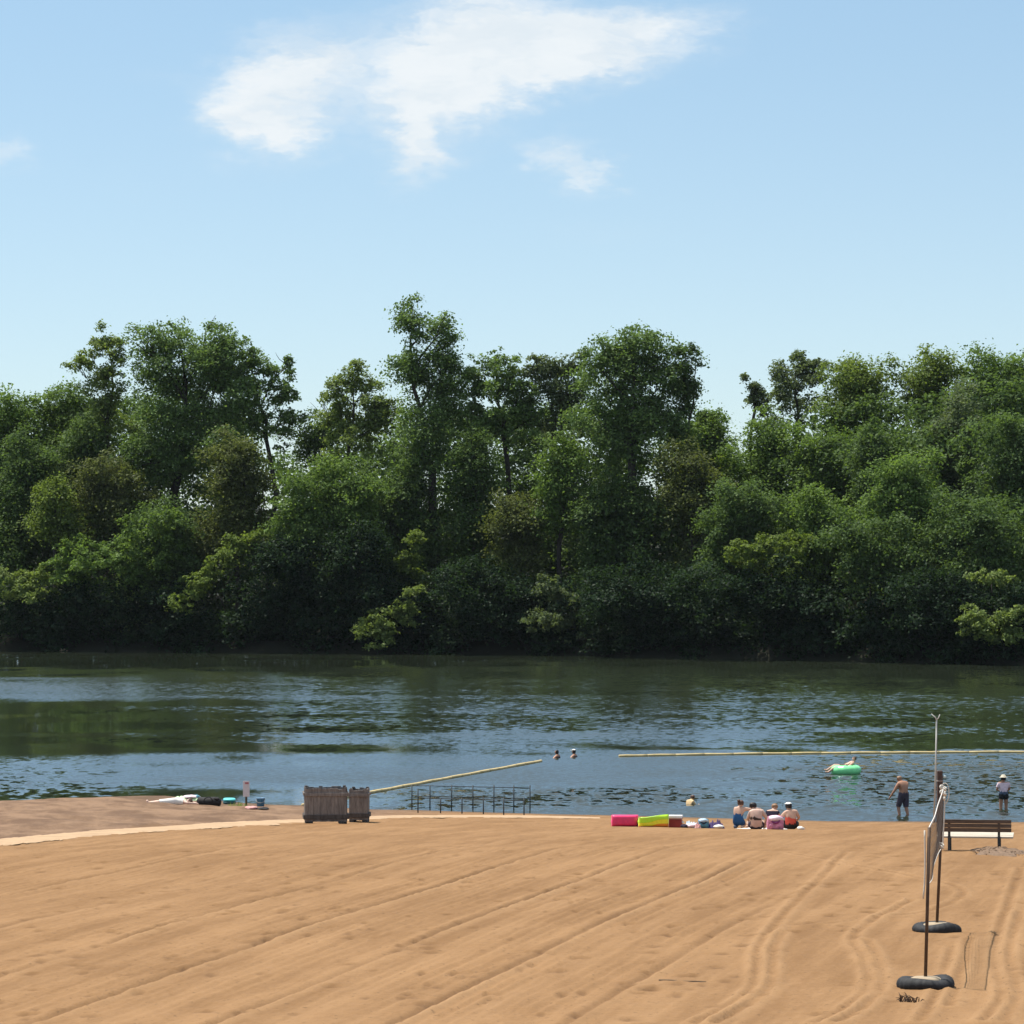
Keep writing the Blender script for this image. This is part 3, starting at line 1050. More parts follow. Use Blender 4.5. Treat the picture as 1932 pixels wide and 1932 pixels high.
# --- growth leaning over the water
SH = 'shrub'
tree('leafy shrub with fresh green sprays hanging low at the left, above the dark bank', 0, 190, [(150, 1040, 44, 22), (200, 1060, 48, 26), (240, 1030, 40, 24), (170, 1090, 40, 22), (120, 1075, 36, 20), (250, 1085, 36, 26)], 'bright', fill=0.26, rc=0.55, trunk_r=0.14, cat=SH, name='overhanging_shrub')
tree('fresh green arching shrub between the left hanging sprays and the leaning bough', 1, 300, [(290, 985, 44, 26), (320, 1010, 34, 24), (300, 1050, 34, 36), (320, 1090, 30, 30)], 'mid', fill=0.36, rc=0.55, trunk_r=0.14, cat=SH, name='overhanging_shrub')
tree('pale leafy shrub low at the far left edge over the water', -1, 40, [(30, 1115, 40, 20), (75, 1090, 30, 18), (100, 1118, 28, 16), (10, 1080, 28, 18)], 'pale', fill=0.3, rc=0.55, trunk_r=0.12, cat=SH, name='overhanging_shrub')
tree('leaning bough of fresh leaves slanting down to the left towards the water', -1, 430, [(352, 1140, 20, 15), (374, 1115, 22, 15), (392, 1088, 24, 16), (418, 1060, 26, 18), (440, 1040, 30, 18), (475, 1020, 34, 20)], 'yellow', fill=0.36, rc=0.5, trunk_r=0.12, cat=SH, name='overhanging_shrub')
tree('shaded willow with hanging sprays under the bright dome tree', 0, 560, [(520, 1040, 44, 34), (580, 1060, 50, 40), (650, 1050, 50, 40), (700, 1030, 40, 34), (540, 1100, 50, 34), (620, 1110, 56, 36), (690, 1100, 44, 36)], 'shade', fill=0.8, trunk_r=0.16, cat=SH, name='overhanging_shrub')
tree('pale green bush on the waterline left of the tall poplar foot', -2, 722, [(700, 1180, 28, 22), (738, 1152, 36, 24), (764, 1150, 22, 18), (722, 1202, 36, 16), (784, 1120, 20, 16)], 'pale', fill=0.62, rc=0.5, trunk_r=0.1, cat=SH, name='overhanging_shrub')
tree('small sunlit sprig of leaves beside the poplar trunk foot', 2, 790, [(776, 1024, 24, 18), (770, 1062, 20, 20), (790, 1090, 20, 18)], 'yellow', fill=0.55, rc=0.5, trunk_r=0.08, cat=SH, name='overhanging_shrub')
tree('grey green shrub low in the shade in the middle of the bank', -1, 1050, [(1040, 1110, 26, 28), (1062, 1140, 28, 30), (1030, 1165, 40, 24), (1070, 1180, 36, 22)], 'grey', fill=0.6, rc=0.5, trunk_r=0.1, cat=SH, name='overhanging_shrub')
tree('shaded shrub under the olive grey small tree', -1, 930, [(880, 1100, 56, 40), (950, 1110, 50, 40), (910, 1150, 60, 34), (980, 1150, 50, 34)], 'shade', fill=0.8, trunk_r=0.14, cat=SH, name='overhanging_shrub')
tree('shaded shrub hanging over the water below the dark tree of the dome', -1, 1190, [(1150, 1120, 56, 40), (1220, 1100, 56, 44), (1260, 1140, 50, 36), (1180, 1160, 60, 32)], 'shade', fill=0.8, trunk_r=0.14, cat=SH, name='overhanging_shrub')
tree('bright horizontal bough catching the sun over the shade right of centre', 0, 1470, [(1392, 1032, 34, 13), (1432, 1028, 36, 14), (1470, 1036, 34, 16), (1500, 1020, 26, 16), (1460, 1070, 40, 20), (1400, 1060, 36, 18)], 'yellow', fill=0.34, rc=0.5, trunk_r=0.12, cat=SH, name='overhanging_shrub')
tree('mid green hanging shrub below the bright spreading tree', 0, 1640, [(1600, 1000, 50, 34), (1660, 1010, 50, 36), (1640, 1060, 44, 40), (1610, 1090, 34, 30), (1700, 1050, 50, 36)], 'dark', fill=0.6, trunk_r=0.14, cat=SH, name='overhanging_shrub')
tree('single pale bough standing out of the shade near the right edge', -1, 1880, [(1856, 1086, 26, 13), (1880, 1092, 22, 13)], 'pale', fill=0.7, rc=0.5, trunk_r=0.08, cat=SH, name='overhanging_shrub')
tree('pale shoreline bush spilling to the water at the right edge', -2, 1880, [(1830, 1160, 30, 18), (1866, 1168, 34, 22), (1905, 1158, 30, 22), (1890, 1200, 40, 22), (1840, 1195, 30, 16)], 'pale', fill=0.5, rc=0.5, trunk_r=0.1, cat=SH, name='overhanging_shrub')
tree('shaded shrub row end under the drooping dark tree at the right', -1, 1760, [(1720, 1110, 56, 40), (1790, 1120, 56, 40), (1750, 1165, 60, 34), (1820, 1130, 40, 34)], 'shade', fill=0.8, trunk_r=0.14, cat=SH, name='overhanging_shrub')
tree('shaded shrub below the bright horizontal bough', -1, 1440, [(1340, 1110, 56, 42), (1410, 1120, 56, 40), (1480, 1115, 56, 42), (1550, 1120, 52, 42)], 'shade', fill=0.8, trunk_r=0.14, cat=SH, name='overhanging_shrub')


def build_underwood():
    """dark tangle along the waterline and the wood behind: one mass each"""
    rs = np.random.default_rng(77)
    bl = []
    for px in np.arange(-80, 2030, 34):
        for _ in range(4):
            x0 = px + rs.uniform(-20, 20)
            D = 400.0
            off = rs.uniform(-0.8, 4.0)
            for _k in range(5):
                D = float(np.interp((x0 - 966) / 8490 * D, FARX, FARD)) + off
            x = (x0 - 966) / 8490 * D
            bl.append(((x, D, rs.uniform(0.3, 5.8)), (rs.uniform(1.6, 2.6), 1.5, rs.uniform(1.1, 2.0))))
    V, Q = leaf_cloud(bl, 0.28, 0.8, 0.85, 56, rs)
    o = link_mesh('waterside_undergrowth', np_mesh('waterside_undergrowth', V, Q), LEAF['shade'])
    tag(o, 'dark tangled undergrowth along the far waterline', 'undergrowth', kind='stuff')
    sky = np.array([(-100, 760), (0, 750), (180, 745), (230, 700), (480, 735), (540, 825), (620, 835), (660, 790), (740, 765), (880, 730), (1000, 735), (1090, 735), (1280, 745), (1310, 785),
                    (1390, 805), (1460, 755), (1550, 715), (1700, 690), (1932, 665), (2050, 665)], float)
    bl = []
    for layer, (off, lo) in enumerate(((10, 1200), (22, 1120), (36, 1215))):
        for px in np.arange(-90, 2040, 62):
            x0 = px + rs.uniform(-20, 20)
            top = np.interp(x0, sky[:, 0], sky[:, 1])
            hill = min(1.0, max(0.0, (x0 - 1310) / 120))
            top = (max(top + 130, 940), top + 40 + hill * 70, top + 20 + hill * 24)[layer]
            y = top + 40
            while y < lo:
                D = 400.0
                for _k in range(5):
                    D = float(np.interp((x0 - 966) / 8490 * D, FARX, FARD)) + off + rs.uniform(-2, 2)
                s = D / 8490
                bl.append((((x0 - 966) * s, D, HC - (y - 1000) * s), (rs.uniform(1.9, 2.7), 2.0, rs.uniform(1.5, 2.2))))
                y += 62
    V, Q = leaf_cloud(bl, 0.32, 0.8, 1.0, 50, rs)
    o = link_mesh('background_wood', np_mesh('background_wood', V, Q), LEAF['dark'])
    tag(o, 'dense dark wood filling the gaps behind the bank trees', 'wood', kind='stuff')


build_underwood()


# ------------------------------------------------------------------ object materials
WOODG = mat_basic('weathered_wood', (0.185, 0.160, 0.146), 0.9, 0.4, 2.2, bump=0.01, stretch=(6, 6, 1))
WOODG2 = mat_basic('weathered_wood_dark', (0.075, 0.063, 0.057), 0.9, 0.4, 2.2, bump=0.01, stretch=(6, 6, 1))
WOODB = mat_basic('bench_wood', (0.110, 0.075, 0.055), 0.85, 0.4, 2.0, bump=0.006, stretch=(1, 8, 8))
WOODL = mat_basic('bench_seat_wood', (0.50, 0.44, 0.36), 0.7, 0.15, 2.0, bump=0.004, stretch=(1, 8, 8))
POSTB = mat_basic('brown_post', (0.085, 0.050, 0.030), 0.7, 0.35, 5)
IRON = mat_basic('dark_iron', (0.030, 0.038, 0.042), 0.6, 0.3, 6)
RUBBER = mat_basic('tyre_rubber', (0.017, 0.017, 0.019), 0.75, 0.45, 7, bump=0.01)
CONC = mat_basic('pale_concrete', (0.36, 0.28, 0.19), 0.95, 0.15, 9, bump=0.01)
WHITE = mat_basic('white_fabric', (0.80, 0.77, 0.72), 0.85, 0.08, 10, bump=0.006)
CORD = mat_basic('net_cord', (0.66, 0.62, 0.55), 0.9, 0.12, 20)
NETM = mat_basic('net_mesh', (0.085, 0.065, 0.055), 0.9, 0.2, 20)
ROPEY = mat_basic('yellow_float_line', (0.56, 0.43, 0.20), 0.6, 0.15, 3)
GREYPOLE = mat_basic('pale_pole', (0.50, 0.49, 0.45), 0.6, 0.12, 6)
PINK = mat_basic('pink_vinyl', (0.80, 0.035, 0.16), 0.35, 0.12, 5, coat=0.2)
LIME = mat_basic('lime_vinyl', (0.50, 0.82, 0.03), 0.35, 0.08, 5, coat=0.2)
YELLOW = mat_basic('yellow_vinyl', (0.86, 0.78, 0.03), 0.35, 0.08, 5, coat=0.2)
ORANGE = mat_basic('orange_vinyl', (0.85, 0.27, 0.03), 0.35, 0.08, 5, coat=0.2)
COOLR = mat_basic('cooler_red', (0.26, 0.030, 0.022), 0.45, 0.15, 4)
COOLW = mat_basic('cooler_white', (0.80, 0.78, 0.74), 0.45, 0.05, 4)
GREENV = mat_basic('green_vinyl', (0.26, 0.86, 0.36), 0.25, 0.12, 4, coat=0.4)
TEAL = mat_basic('teal_foam', (0.12, 0.60, 0.60), 0.5, 0.1, 4)
TEALD = mat_basic('dark_teal_foam', (0.010, 0.060, 0.070), 0.6, 0.2, 4)
BLUEP = mat_basic('blue_plastic', (0.060, 0.200, 0.380), 0.45, 0.15, 4)
BLACKC = mat_basic('black_canvas', (0.014, 0.012, 0.013), 0.8, 0.3, 9, bump=0.01)
PURPLE = mat_basic('purple_cloth', (0.075, 0.050, 0.150), 0.9, 0.3, 9, bump=0.01)
LBLUE = mat_basic('pale_blue_cloth', (0.50, 0.62, 0.72), 0.9, 0.15, 9, bump=0.01)
TEALC = mat_basic('teal_cloth', (0.10, 0.25, 0.32), 0.9, 0.25, 9, bump=0.01)
ROSE = mat_basic('rose_cloth', (0.56, 0.30, 0.28), 0.9, 0.2, 9, bump=0.01)
PINKB = mat_basic('pink_bag_cloth', (0.58, 0.22, 0.34), 0.85, 0.45, 11, bump=0.008)
PINKL = mat_basic('pale_pink_cloth', (0.80, 0.62, 0.68), 0.85, 0.15, 11, bump=0.008)
MAGD = mat_basic('dark_magenta_cloth', (0.24, 0.04, 0.16), 0.85, 0.3, 11)
PGREEN = mat_basic('pale_green_cloth', (0.52, 0.68, 0.42), 0.9, 0.15, 9, bump=0.01)
SIGNW = mat_basic('sign_face', (0.62, 0.56, 0.57), 0.6, 0.08, 5)
SIGNR = mat_basic('sign_red', (0.42, 0.14, 0.16), 0.6, 0.1, 5)
SKIN = mat_skin('skin_fair', (0.60, 0.38, 0.28))
SKIN2 = mat_skin('skin_pale', (0.66, 0.46, 0.37))
SKIN3 = mat_skin('skin_tanned', (0.42, 0.22, 0.14))
HAIRB = mat_basic('hair_brown', (0.075, 0.032, 0.018), 0.55, 0.35, 25)
HAIRD = mat_basic('hair_dark', (0.014, 0.009, 0.008), 0.5, 0.35, 25)
HAIRS = mat_basic('hair_sandy', (0.25, 0.14, 0.075), 0.55, 0.3, 25)
HAIRY = mat_basic('hair_blond', (0.62, 0.48, 0.26), 0.55, 0.2, 25)
NAVY = mat_basic('navy_cloth', (0.022, 0.016, 0.038), 0.9, 0.3, 9)
BLUES = mat_basic('blue_swimsuit', (0.012, 0.085, 0.235), 0.7, 0.15, 9)
CORAL = mat_basic('coral_swimsuit', (0.60, 0.075, 0.045), 0.7, 0.15, 9)
BLACKS = mat_basic('black_swimwear', (0.012, 0.011, 0.013), 0.7, 0.3, 9)
GREYJ = mat_basic('grey_blue_shorts', (0.075, 0.105, 0.165), 0.8, 0.25, 9)
TRUNKS = mat_basic('dark_trunks', (0.060, 0.050, 0.072), 0.8, 0.3, 9)
BROWNST = mat_basic('brown_strap', (0.050, 0.026, 0.020), 0.7, 0.2, 9)
EYE = mat_basic('eye_dark', (0.02, 0.014, 0.012), 0.3, 0.1, 9)
LIP = mat_basic('lip', (0.42, 0.16, 0.13), 0.5, 0.1, 9)
STRAW = mat_basic('pale_hat', (0.62, 0.55, 0.42), 0.85, 0.12, 12)


# ------------------------------------------------------------------ bench, tyres and net, crates, railings
def build_bench():
    c = hit(974, 851.5)
    r = empty('park_bench', (c.x, c.y, c.z - 0.02), R(-9), 'dark slatted wooden bench with a pale seat, facing the lake', 'bench')
    W_ = 1.80
    for i, z in enumerate((0.50, 0.605, 0.71)):
        MB().box((0, -0.05 - 0.02 * i, z + 0.045), (W_, 0.045, 0.092), jit=0.003).build('back_slat', WOODB, r)
    for i, (y, z) in enumerate(((0.04, 0.345), (0.20, 0.372), (0.36, 0.40))):
        rot = Quaternion((1, 0, 0), R(10))
        MB().box((0.02, y + 0.03, z + 0.03), (W_ + 0.04, 0.145, 0.045), rot, jit=0.002).build('seat_slat', WOODL, r)
    for x in (-0.60, 0.60):
        mb = MB()
        mb.bar((x, -0.015, -0.05), (x, -0.02, 0.40), 0.07, 0.07)
        mb.bar((x, -0.02, 0.38), (x, -0.065, 0.80), 0.06, 0.045)
        mb.build('leg', IRON, r)
        mb = MB()
        mb.bar((x, 0.38, -0.05), (x, 0.36, 0.37), 0.06, 0.06)
        mb.build('leg', IRON, r)
        mb = MB()
        mb.bar((x, -0.03, 0.315), (x, 0.42, 0.385), 0.05, 0.05)
        mb.build('seat_bracket', IRON, r)
    # trodden gravel around its right leg
    rr = np.random.default_rng(3)
    p = hit(995, 853)
    vs, fs = [], []
    nr, na = 10, 40
    for i in range(nr + 1):
        for k in range(na):
            a = 2 * math.pi * k / na
            q = i / nr
            e = q * (1 + 0.13 * math.sin(3 * a + 1) + 0.1 * math.sin(5 * a + 2) + 0.07 * math.sin(9 * a))
            x, y = p.x + 0.05 + 0.70 * e * math.cos(a), p.y - 0.2 + 1.9 * e * math.sin(a)
            h = 0.13 * (1 - q ** 2) + 0.03 * (1 - q) * rr.normal() - 0.02 * q
            vs.append((x, y, gz(x, y) + max(h, 0.0) + (0.004 if i < nr else -0.05)))
    for i in range(nr):
        for k in range(na):
            fs.append((i * na + k, i * na + (k + 1) % na, (i + 1) * na + (k + 1) % na, (i + 1) * na + k))
    mb = MB()
    mb._add(vs, fs)
    for _ in range(240):
        a, q = rr.uniform(0, 6.28), rr.random() ** 0.5
        x, y = p.x + 0.05 + 0.66 * q * math.cos(a), p.y - 0.2 + 1.8 * q * math.sin(a)
        s = rr.uniform(0.01, 0.028)
        mb.box((x, y, gz(x, y) + 0.125 * (1 - q * q) + s * .2), (s, s * 1.2, s * 0.7), Quaternion((rr.normal(), rr.normal(), rr.normal()), rr.uniform(0, 3)))
    o = mb.build('gravel_patch', mat_basic('dark_gravel', (0.175, 0.112, 0.070), 0.95, 0.3, 9, bump=0.02), smooth=False)
    tag(o, 'patch of dark loose gravel around the right bench leg', 'gravel', kind='stuff')


build_bench()

NPX, NPY = 6.41, 69.8
FPX, FPY = 7.57, 80.2
NZ, FZ = gz(NPX, NPY), gz(FPX, FPY)
N_TOP, F_TOP = 6.49, 6.56


def tyre_post(x, y, z, top, lean, label, seed, rzdeg):
    r = empty('net_post', (x, y, z), R(rzdeg), label, 'net post', 'net posts stuck in tyres')
    rr = random.Random(seed)
    ph = rr.uniform(0, 6)

    def wob(a, b):
        tread = 1 + 0.07 * (1 if math.sin(a * 24) > 0 else -1) * (1 if math.cos(b) > 0.35 else 0)
        return tread
    mb = MB()
    mb.torus((0, 0, 0.075), 0.315, 0.125, 72, 16, wob)
    vs = []
    for v in mb.v:
        a = math.atan2(v[1], v[0])
        vs.append((v[0] * (1 + 0.02 * math.sin(2 * a + ph)), v[1] * (1 + 0.02 * math.cos(3 * a)), v[2] * (0.86 + 0.10 * math.sin(a * 2 + ph)) + 0.012 * math.sin(3 * a + ph)))
    mb.v = vs
    ty = mb.build('tyre', RUBBER, r, smooth=True)
    prof = [(0.0, 0.187), (0.10, 0.185), (0.19, 0.178), (0.245, 0.155), (0.262, 0.12), (0.25, 0.0)]
    MB().lathe(prof, n=28, wob=lambda a, z_: 1 + 0.03 * math.sin(4 * a + ph)).build('concrete_fill', CONC, ty, smooth=True)
    h = top - z
    cs, sn = math.cos(-R(rzdeg)), math.sin(-R(rzdeg))
    MB().tube([(0, 0, 0.15), (lean * 0.5 * cs, lean * 0.5 * sn, h * 0.5), (lean * cs, lean * sn, h)], [0.027, 0.026, 0.025], 12).build('pole', POSTB, r, smooth=True)
    return r


tyre_post(NPX, NPY, NZ - 0.02, N_TOP, 0.06, 'brown net pole standing in a concrete filled tyre, the nearer of two', 4, 20)
tyre_post(FPX, FPY, FZ - 0.02, F_TOP, 0.11, 'brown net pole in a half sunken tyre, the farther of two, beside the bench', 9, -35)


def build_net():
    a_top = Vector((NPX + 0.05, NPY + 0.03, N_TOP - 0.05))
    b_top = Vector((FPX + 0.11, FPY - 0.03, F_TOP - 0.06))
    a_bot = Vector((NPX + 0.00, NPY + 0.03, 5.60))
    b_bot = Vector((FPX + 0.09, FPY - 0.03, 5.42))
    org = Vector((NPX, NPY, NZ))
    r = empty('volleyball_net', org, 0, 'white taped volleyball net strung between the two brown poles', 'net')

    def P(t, v):                       # t along the net, v from bottom to top
        top = a_top.lerp(b_top, t)
        bot = a_bot.lerp(b_bot, t)
        sag = math.sin(math.pi * t)
        top = top + Vector((0.0, 0, -0.05 * sag))
        bot = bot + Vector((0.05 * math.sin(5 * t + 1), 0, -0.06 * sag))
        p = bot.lerp(top, v)
        p.x += 0.05 * math.sin(3.1 * v) * math.sin(math.pi * t) + 0.006 * math.sin(t * 11 + v * 4)
        return p - org
    mb = MB()
    nt, nv = 60, 9
    for i in range(1, nt):
        mb.tube([P(i / nt, k / 5) for k in range(6)], 0.0020, 3, False)
    for k in range(1, nv):
        mb.tube([P(i / 24, k / nv) for i in range(25)], 0.0022, 3, False)
    mb.build('mesh', NETM, r)
    mb = MB()
    pts = [P(i / 30, 1.0) for i in range(31)]
    for p, q in zip(pts[:-1], pts[1:]):
        mb.bar(p, q, 0.010, 0.038)
    mb.build('top_tape', WHITE, r)
    mb = MB()
    mb.tube([P(i / 30, 0.0) for i in range(31)], 0.009, 6)
    mb.build('bottom_cord', CORD, r, smooth=True)
    for t in (0.0, 1.0):
        mb = MB()
        pts = [P(t, k / 8) + Vector((-0.055 if t == 0 else 0.03, -0.02 if t == 0 else 0.0, 0)) for k in range(9)]
        if t == 0:
            pts = [pts[0] + Vector((-0.02, 0, -0.22)), pts[0] + Vector((-0.01, 0, -0.1))] + pts
        mb.tube(pts, 0.014, 6)
        mb.build('side_cord', CORD, r, smooth=True)
    rr = random.Random(2)
    for t, v, s in ((0.97, 1.02, 0.05), (0.99, 0.84, 0.038), (0.995, 0.05, 0.045), (0.93, 0.97, 0.04), (0.985, 0.93, 0.04)):
        p = P(t, v)
        mb = MB()
        pts = [p + Vector((s * math.cos(k * 1.1) * rr.uniform(.6, 1.3), s * math.sin(k * 1.7) * 0.8, s * math.sin(k * 0.9) * rr.uniform(.6, 1.3))) for k in range(9)]
        mb.tube(catmull(pts, 3), 0.016, 6)
        mb.build('knot', CORD, r, smooth=True)
    # end loop thrown over the far pole
    pole_top = Vector((FPX + 0.11, FPY, F_TOP)) - org
    loop = [pole_top + Vector((-0.02, 0, -0.42)), pole_top + Vector((-0.02, 0, -0.05)), pole_top + Vector((0.03, -0.03, 0.03)), pole_top + Vector((0.09, -0.05, -0.03)), pole_top + Vector((0.10, -0.04, -0.2)), pole_top + Vector((0.05, -0.03, -0.34))]
    MB().tube(catmull(loop, 6), 0.008, 6).build('end_loop', CORD, r, smooth=True)


build_net()


def crate(px, py, w, d, h, rz, label, seed):
    c = hit(px, py)
    r = empty('wooden_crate', (c.x, c.y + d / 2, c.z - 0.02), R(rz), label, 'crate', 'weathered wooden crates on the beach')
    rr = random.Random(seed)

    def panel(length, M):
        mb = MB()
        x = -length / 2
        while x < length / 2 - 0.03:
            pw = min(rr.uniform(0.11, 0.16), length / 2 - x)
            top = h * 0.95 + rr.uniform(-0.02, 0.025)
            mb.box((x + pw / 2, rr.uniform(-.004, .004), (0.10 + top) / 2), (pw - 0.004, 0.028, top - 0.10), jit=0.004)
            x += pw
        mb.v = [tuple(M @ Vector(v)) for v in mb.v]
        return mb
    for (ln, M) in ((w, Matrix.Translation((0, -d / 2, 0))), (w, Matrix.Translation((0, d / 2, 0))),
                    (d - 0.06, Matrix.Translation((-w / 2 + 0.015, 0, 0)) @ Matrix.Rotation(math.pi / 2, 4, 'Z')), (d - 0.06, Matrix.Translation((w / 2 - 0.015, 0, 0)) @ Matrix.Rotation(math.pi / 2, 4, 'Z'))):
        panel(ln, M).build('plank_panel', WOODG, r)
    for z, t, m in ((h * 0.80, 0.10, WOODG), (0.24, 0.13, WOODG2)):
        for s in (-1, 1):
            MB().box((0, s * (d / 2 + 0.030), z), (w + 0.06, 0.035, t), jit=0.005).build('rail_board', m, r)
            MB().box((s * (w / 2 + 0.030), 0, z), (0.035, d + 0.02, t), jit=0.005).build('rail_board', m, r)
    for sx in (-1, 1):
        for sy in (-1, 1):
            MB().box((sx * (w / 2 - 0.06), sy * (d / 2 - 0.07), h / 2), (0.09, 0.09, h * 0.985)).build('corner_post', WOODG2, r)
        MB().box((sx * w * 0.36, 0, 0.055), (0.14, d + 0.10, 0.11), jit=0.01).build('skid', WOODG2, r)
    MB().box((0, 0, 0.125), (w - 0.1, d - 0.1, 0.03)).build('floor_board', WOODG2, r)
    return r


crate(325, 824.2, 1.30, 1.1, 1.16, 4, 'larger weathered grey plank crate standing on the sand path, left of two', 3)
crate(358.9, 822.6, 0.56, 0.95, 1.10, -3, 'narrower weathered grey plank crate standing close beside the larger one', 8)


def railing(label, pxs, d, top, tall0=None, rails=(0.0,)):
    x0 = wx(pxs[0], d)
    z0 = gz(x0, d)
    r = empty('metal_railing', (x0, d, z0), 0, label, 'railing')
    P = []
    for i, p in enumerate(pxs):
        x = wx(p, d) - x0
        zb = gz(x0 + x, d) - z0
        zt = (tall0 if (i == 0 and tall0) else top) - z0
        MB().tube([(x, 0, zb - 0.15), (x, 0, zt)], 0.024, 10).build('post', IRON, r, smooth=True)
        P.append((x, zt, zb))
    for dz in rails:
        pts = [(x, 0, (top - z0) - dz - 0.01 - 0.12 * k / len(P)) for k, (x, zt, zb) in enumerate(P)]
        MB().tube(pts, 0.016, 8).build('rail', IRON, r, smooth=True)
    return r


railing('dark pipe railing standing on the sand, nearer of two beside the water', (418, 440.6, 462, 483.4, 503.7, 524), 169.5, 1.02, 1.36, (0.0,))
railing('dark pipe railing standing in the shallows behind the nearer railing', (411.9, 430, 451.6, 472.9, 493.9, 513.8, 530), 178.5, 0.98, None, (0.0, 0.42))


# ------------------------------------------------------------------ shore post, pole, sign, litter
def build_shore_things():
    c = hit(939.5, 822.5)
    r = empty('wooden_post', (c.x, c.y, c.z - 0.1), R(12), 'thick square brown wooden post at the water edge behind the bench', 'post')
    MB().box((0, 0, 1.0), (0.20, 0.20, 2.1)).build('shaft', mat_basic('post_wood', (0.085, 0.055, 0.048), 0.9, 0.35, 3, bump=0.01, stretch=(5, 5, 1)), r)
    MB().box((0, 0, 1.66), (0.225, 0.225, 0.06)).build('band', mat_basic('post_band', (0.26, 0.22, 0.20), 0.7, 0.2, 5), r)
    MB().lathe([(0.0, -0.05), (0.05, -0.04), (0.065, 0.0), (0.05, 0.04), (0.0, 0.05)], (0.17, -0.06, 1.82), 14).build('reflector', mat_basic('pale_reflector', (0.55, 0.66, 0.66), 0.3, 0.1, 5), r, smooth=True)
    x0, d0 = wx(934.5, c.y - 0.3), c.y - 0.3
    z0 = gz(x0, d0)
    r = empty('rescue_pole', (x0, d0, z0), 0, 'tall thin pale pole with a forked tip leaning by the brown post', 'pole')
    top = wz(716, d0) - z0
    tx = wx(936.6, d0) - x0
    MB().tube([(-0.03, 0, -0.1), (tx * 0.5, 0, top * 0.5), (tx, 0, top * 0.965)], [0.036, 0.034, 0.028], 10).build('shaft', GREYPOLE, r, smooth=True)
    tip = Vector((tx, 0, top * 0.965))
    mb = MB()
    mb.tube([tip + Vector((0, 0, -0.05)), tip + Vector((-0.04, 0, 0.08)), tip + Vector((-0.20, 0.02, 0.22))], [0.022, 0.02, 0.014], 8)
    mb.tube([tip + Vector((0, 0, 0.0)), tip + Vector((0.07, 0, 0.07)), tip + Vector((0.12, 0.0, 0.20))], [0.022, 0.02, 0.016], 8)
    mb.build('fork', GREYPOLE, r, smooth=True)

    c = hit(245.5, 806.0)
    r = empty('sign', (c.x, c.y, c.z - 0.1), R(6), 'small pale upright sign with a reddish mark on a wooden stake at the left beach', 'sign')
    MB().box((0.03, 0, 0.25), (0.085, 0.06, 0.62)).build('stake', mat_basic('stake_wood', (0.085, 0.065, 0.04), 0.9, 0.3, 4), r)
    MB().box((0.03, -0.045, 0.76), (0.25, 0.022, 0.60)).build('board', SIGNW, r)
    MB().box((0.05, -0.06, 0.98), (0.14, 0.004, 0.07)).build('mark', SIGNR, r)

    c = hit(260.6, 808.3)
    r = empty('bucket', (c.x, c.y, c.z - 0.01), 0, 'blue upright plastic bucket with a dark mat at its foot near the sign', 'bucket')
    MB().lathe([(0.0, 0.0), (0.125, 0.0), (0.155, 0.36), (0.165, 0.365), (0.165, 0.39), (0.14, 0.39), (0.12, 0.30), (0.0, 0.30)], n=24).build('body', BLUEP, r, smooth=True)
    MB().torus((0, 0, 0.385), 0.155, 0.014, 24, 8).build('rim', mat_basic('blue_rim', (0.16, 0.30, 0.44), 0.5, 0.1, 5), r, smooth=True)
    MB().tube(catmull([(-0.16, 0, 0.36), (-0.14, -0.14, 0.27), (0, -0.2, 0.22), (0.14, -0.14, 0.27), (0.16, 0, 0.36)], 5), 0.006, 6).build('handle', GREYPOLE, r, smooth=True)
    c2 = hit(264, 809.0)
    mb = MB()
    mb.ball((0, 0, 0.04), (0.20, 0.30, 0.06), 18, 0.12, 3)
    o = mb.build('bag', BLACKC, smooth=True)
    o.location = (c2.x + 0.02, c2.y - 0.35, c2.z - 0.01)
    tag(o, 'flat black cloth bag lying in front of the blue bucket', 'bag')
    c2 = hit(252, 808.8)
    o = MB().ball((0, 0, 0.03), (0.22, 0.25, 0.07), 18, 0.2, 6).build('crumpled_cloth', ROSE, smooth=True)
    o.location = c2
    tag(o, 'small crumpled rosy cloth between the sign and the blue bucket', 'cloth')

    c = hit(229.5, 803.6)
    r = empty('foam_board', (c.x, c.y, c.z), R(5), 'rounded teal float board with dark underside lying left of the sign', 'float board')

    def slab(z0, z1, sx, sy):
        mb = MB()
        prof = [(0, z0), (0.9, z0), (1.0, z0 * 0.7 + z1 * 0.3), (1.0, z0 * 0.3 + z1 * 0.7), (0.9, z1), (0, z1)]
        n = 32
        vs, fs = [], []
        m = len(prof)
        for k in range(n):
            a = 2 * math.pi * k / n
            ca, sa = math.cos(a), math.sin(a)
            q = (abs(ca) ** 3.2 + abs(sa) ** 3.2) ** (-1 / 3.2)
            for (q0, z) in prof:
                vs.append((sx * q0 * q * ca, sy * q0 * q * sa, z))
        for k in range(n):
            for i in range(m - 1):
                k2 = (k + 1) % n
                fs.append((k * m + i, k2 * m + i, k2 * m + i + 1, k * m + i + 1))
        return mb._add(vs, fs)
    slab(0.0, 0.11, 0.255, 0.5).build('base', TEALD, r, smooth=True)
    slab(0.112, 0.21, 0.245, 0.48).build('top', TEAL, r, smooth=True)


build_shore_things()


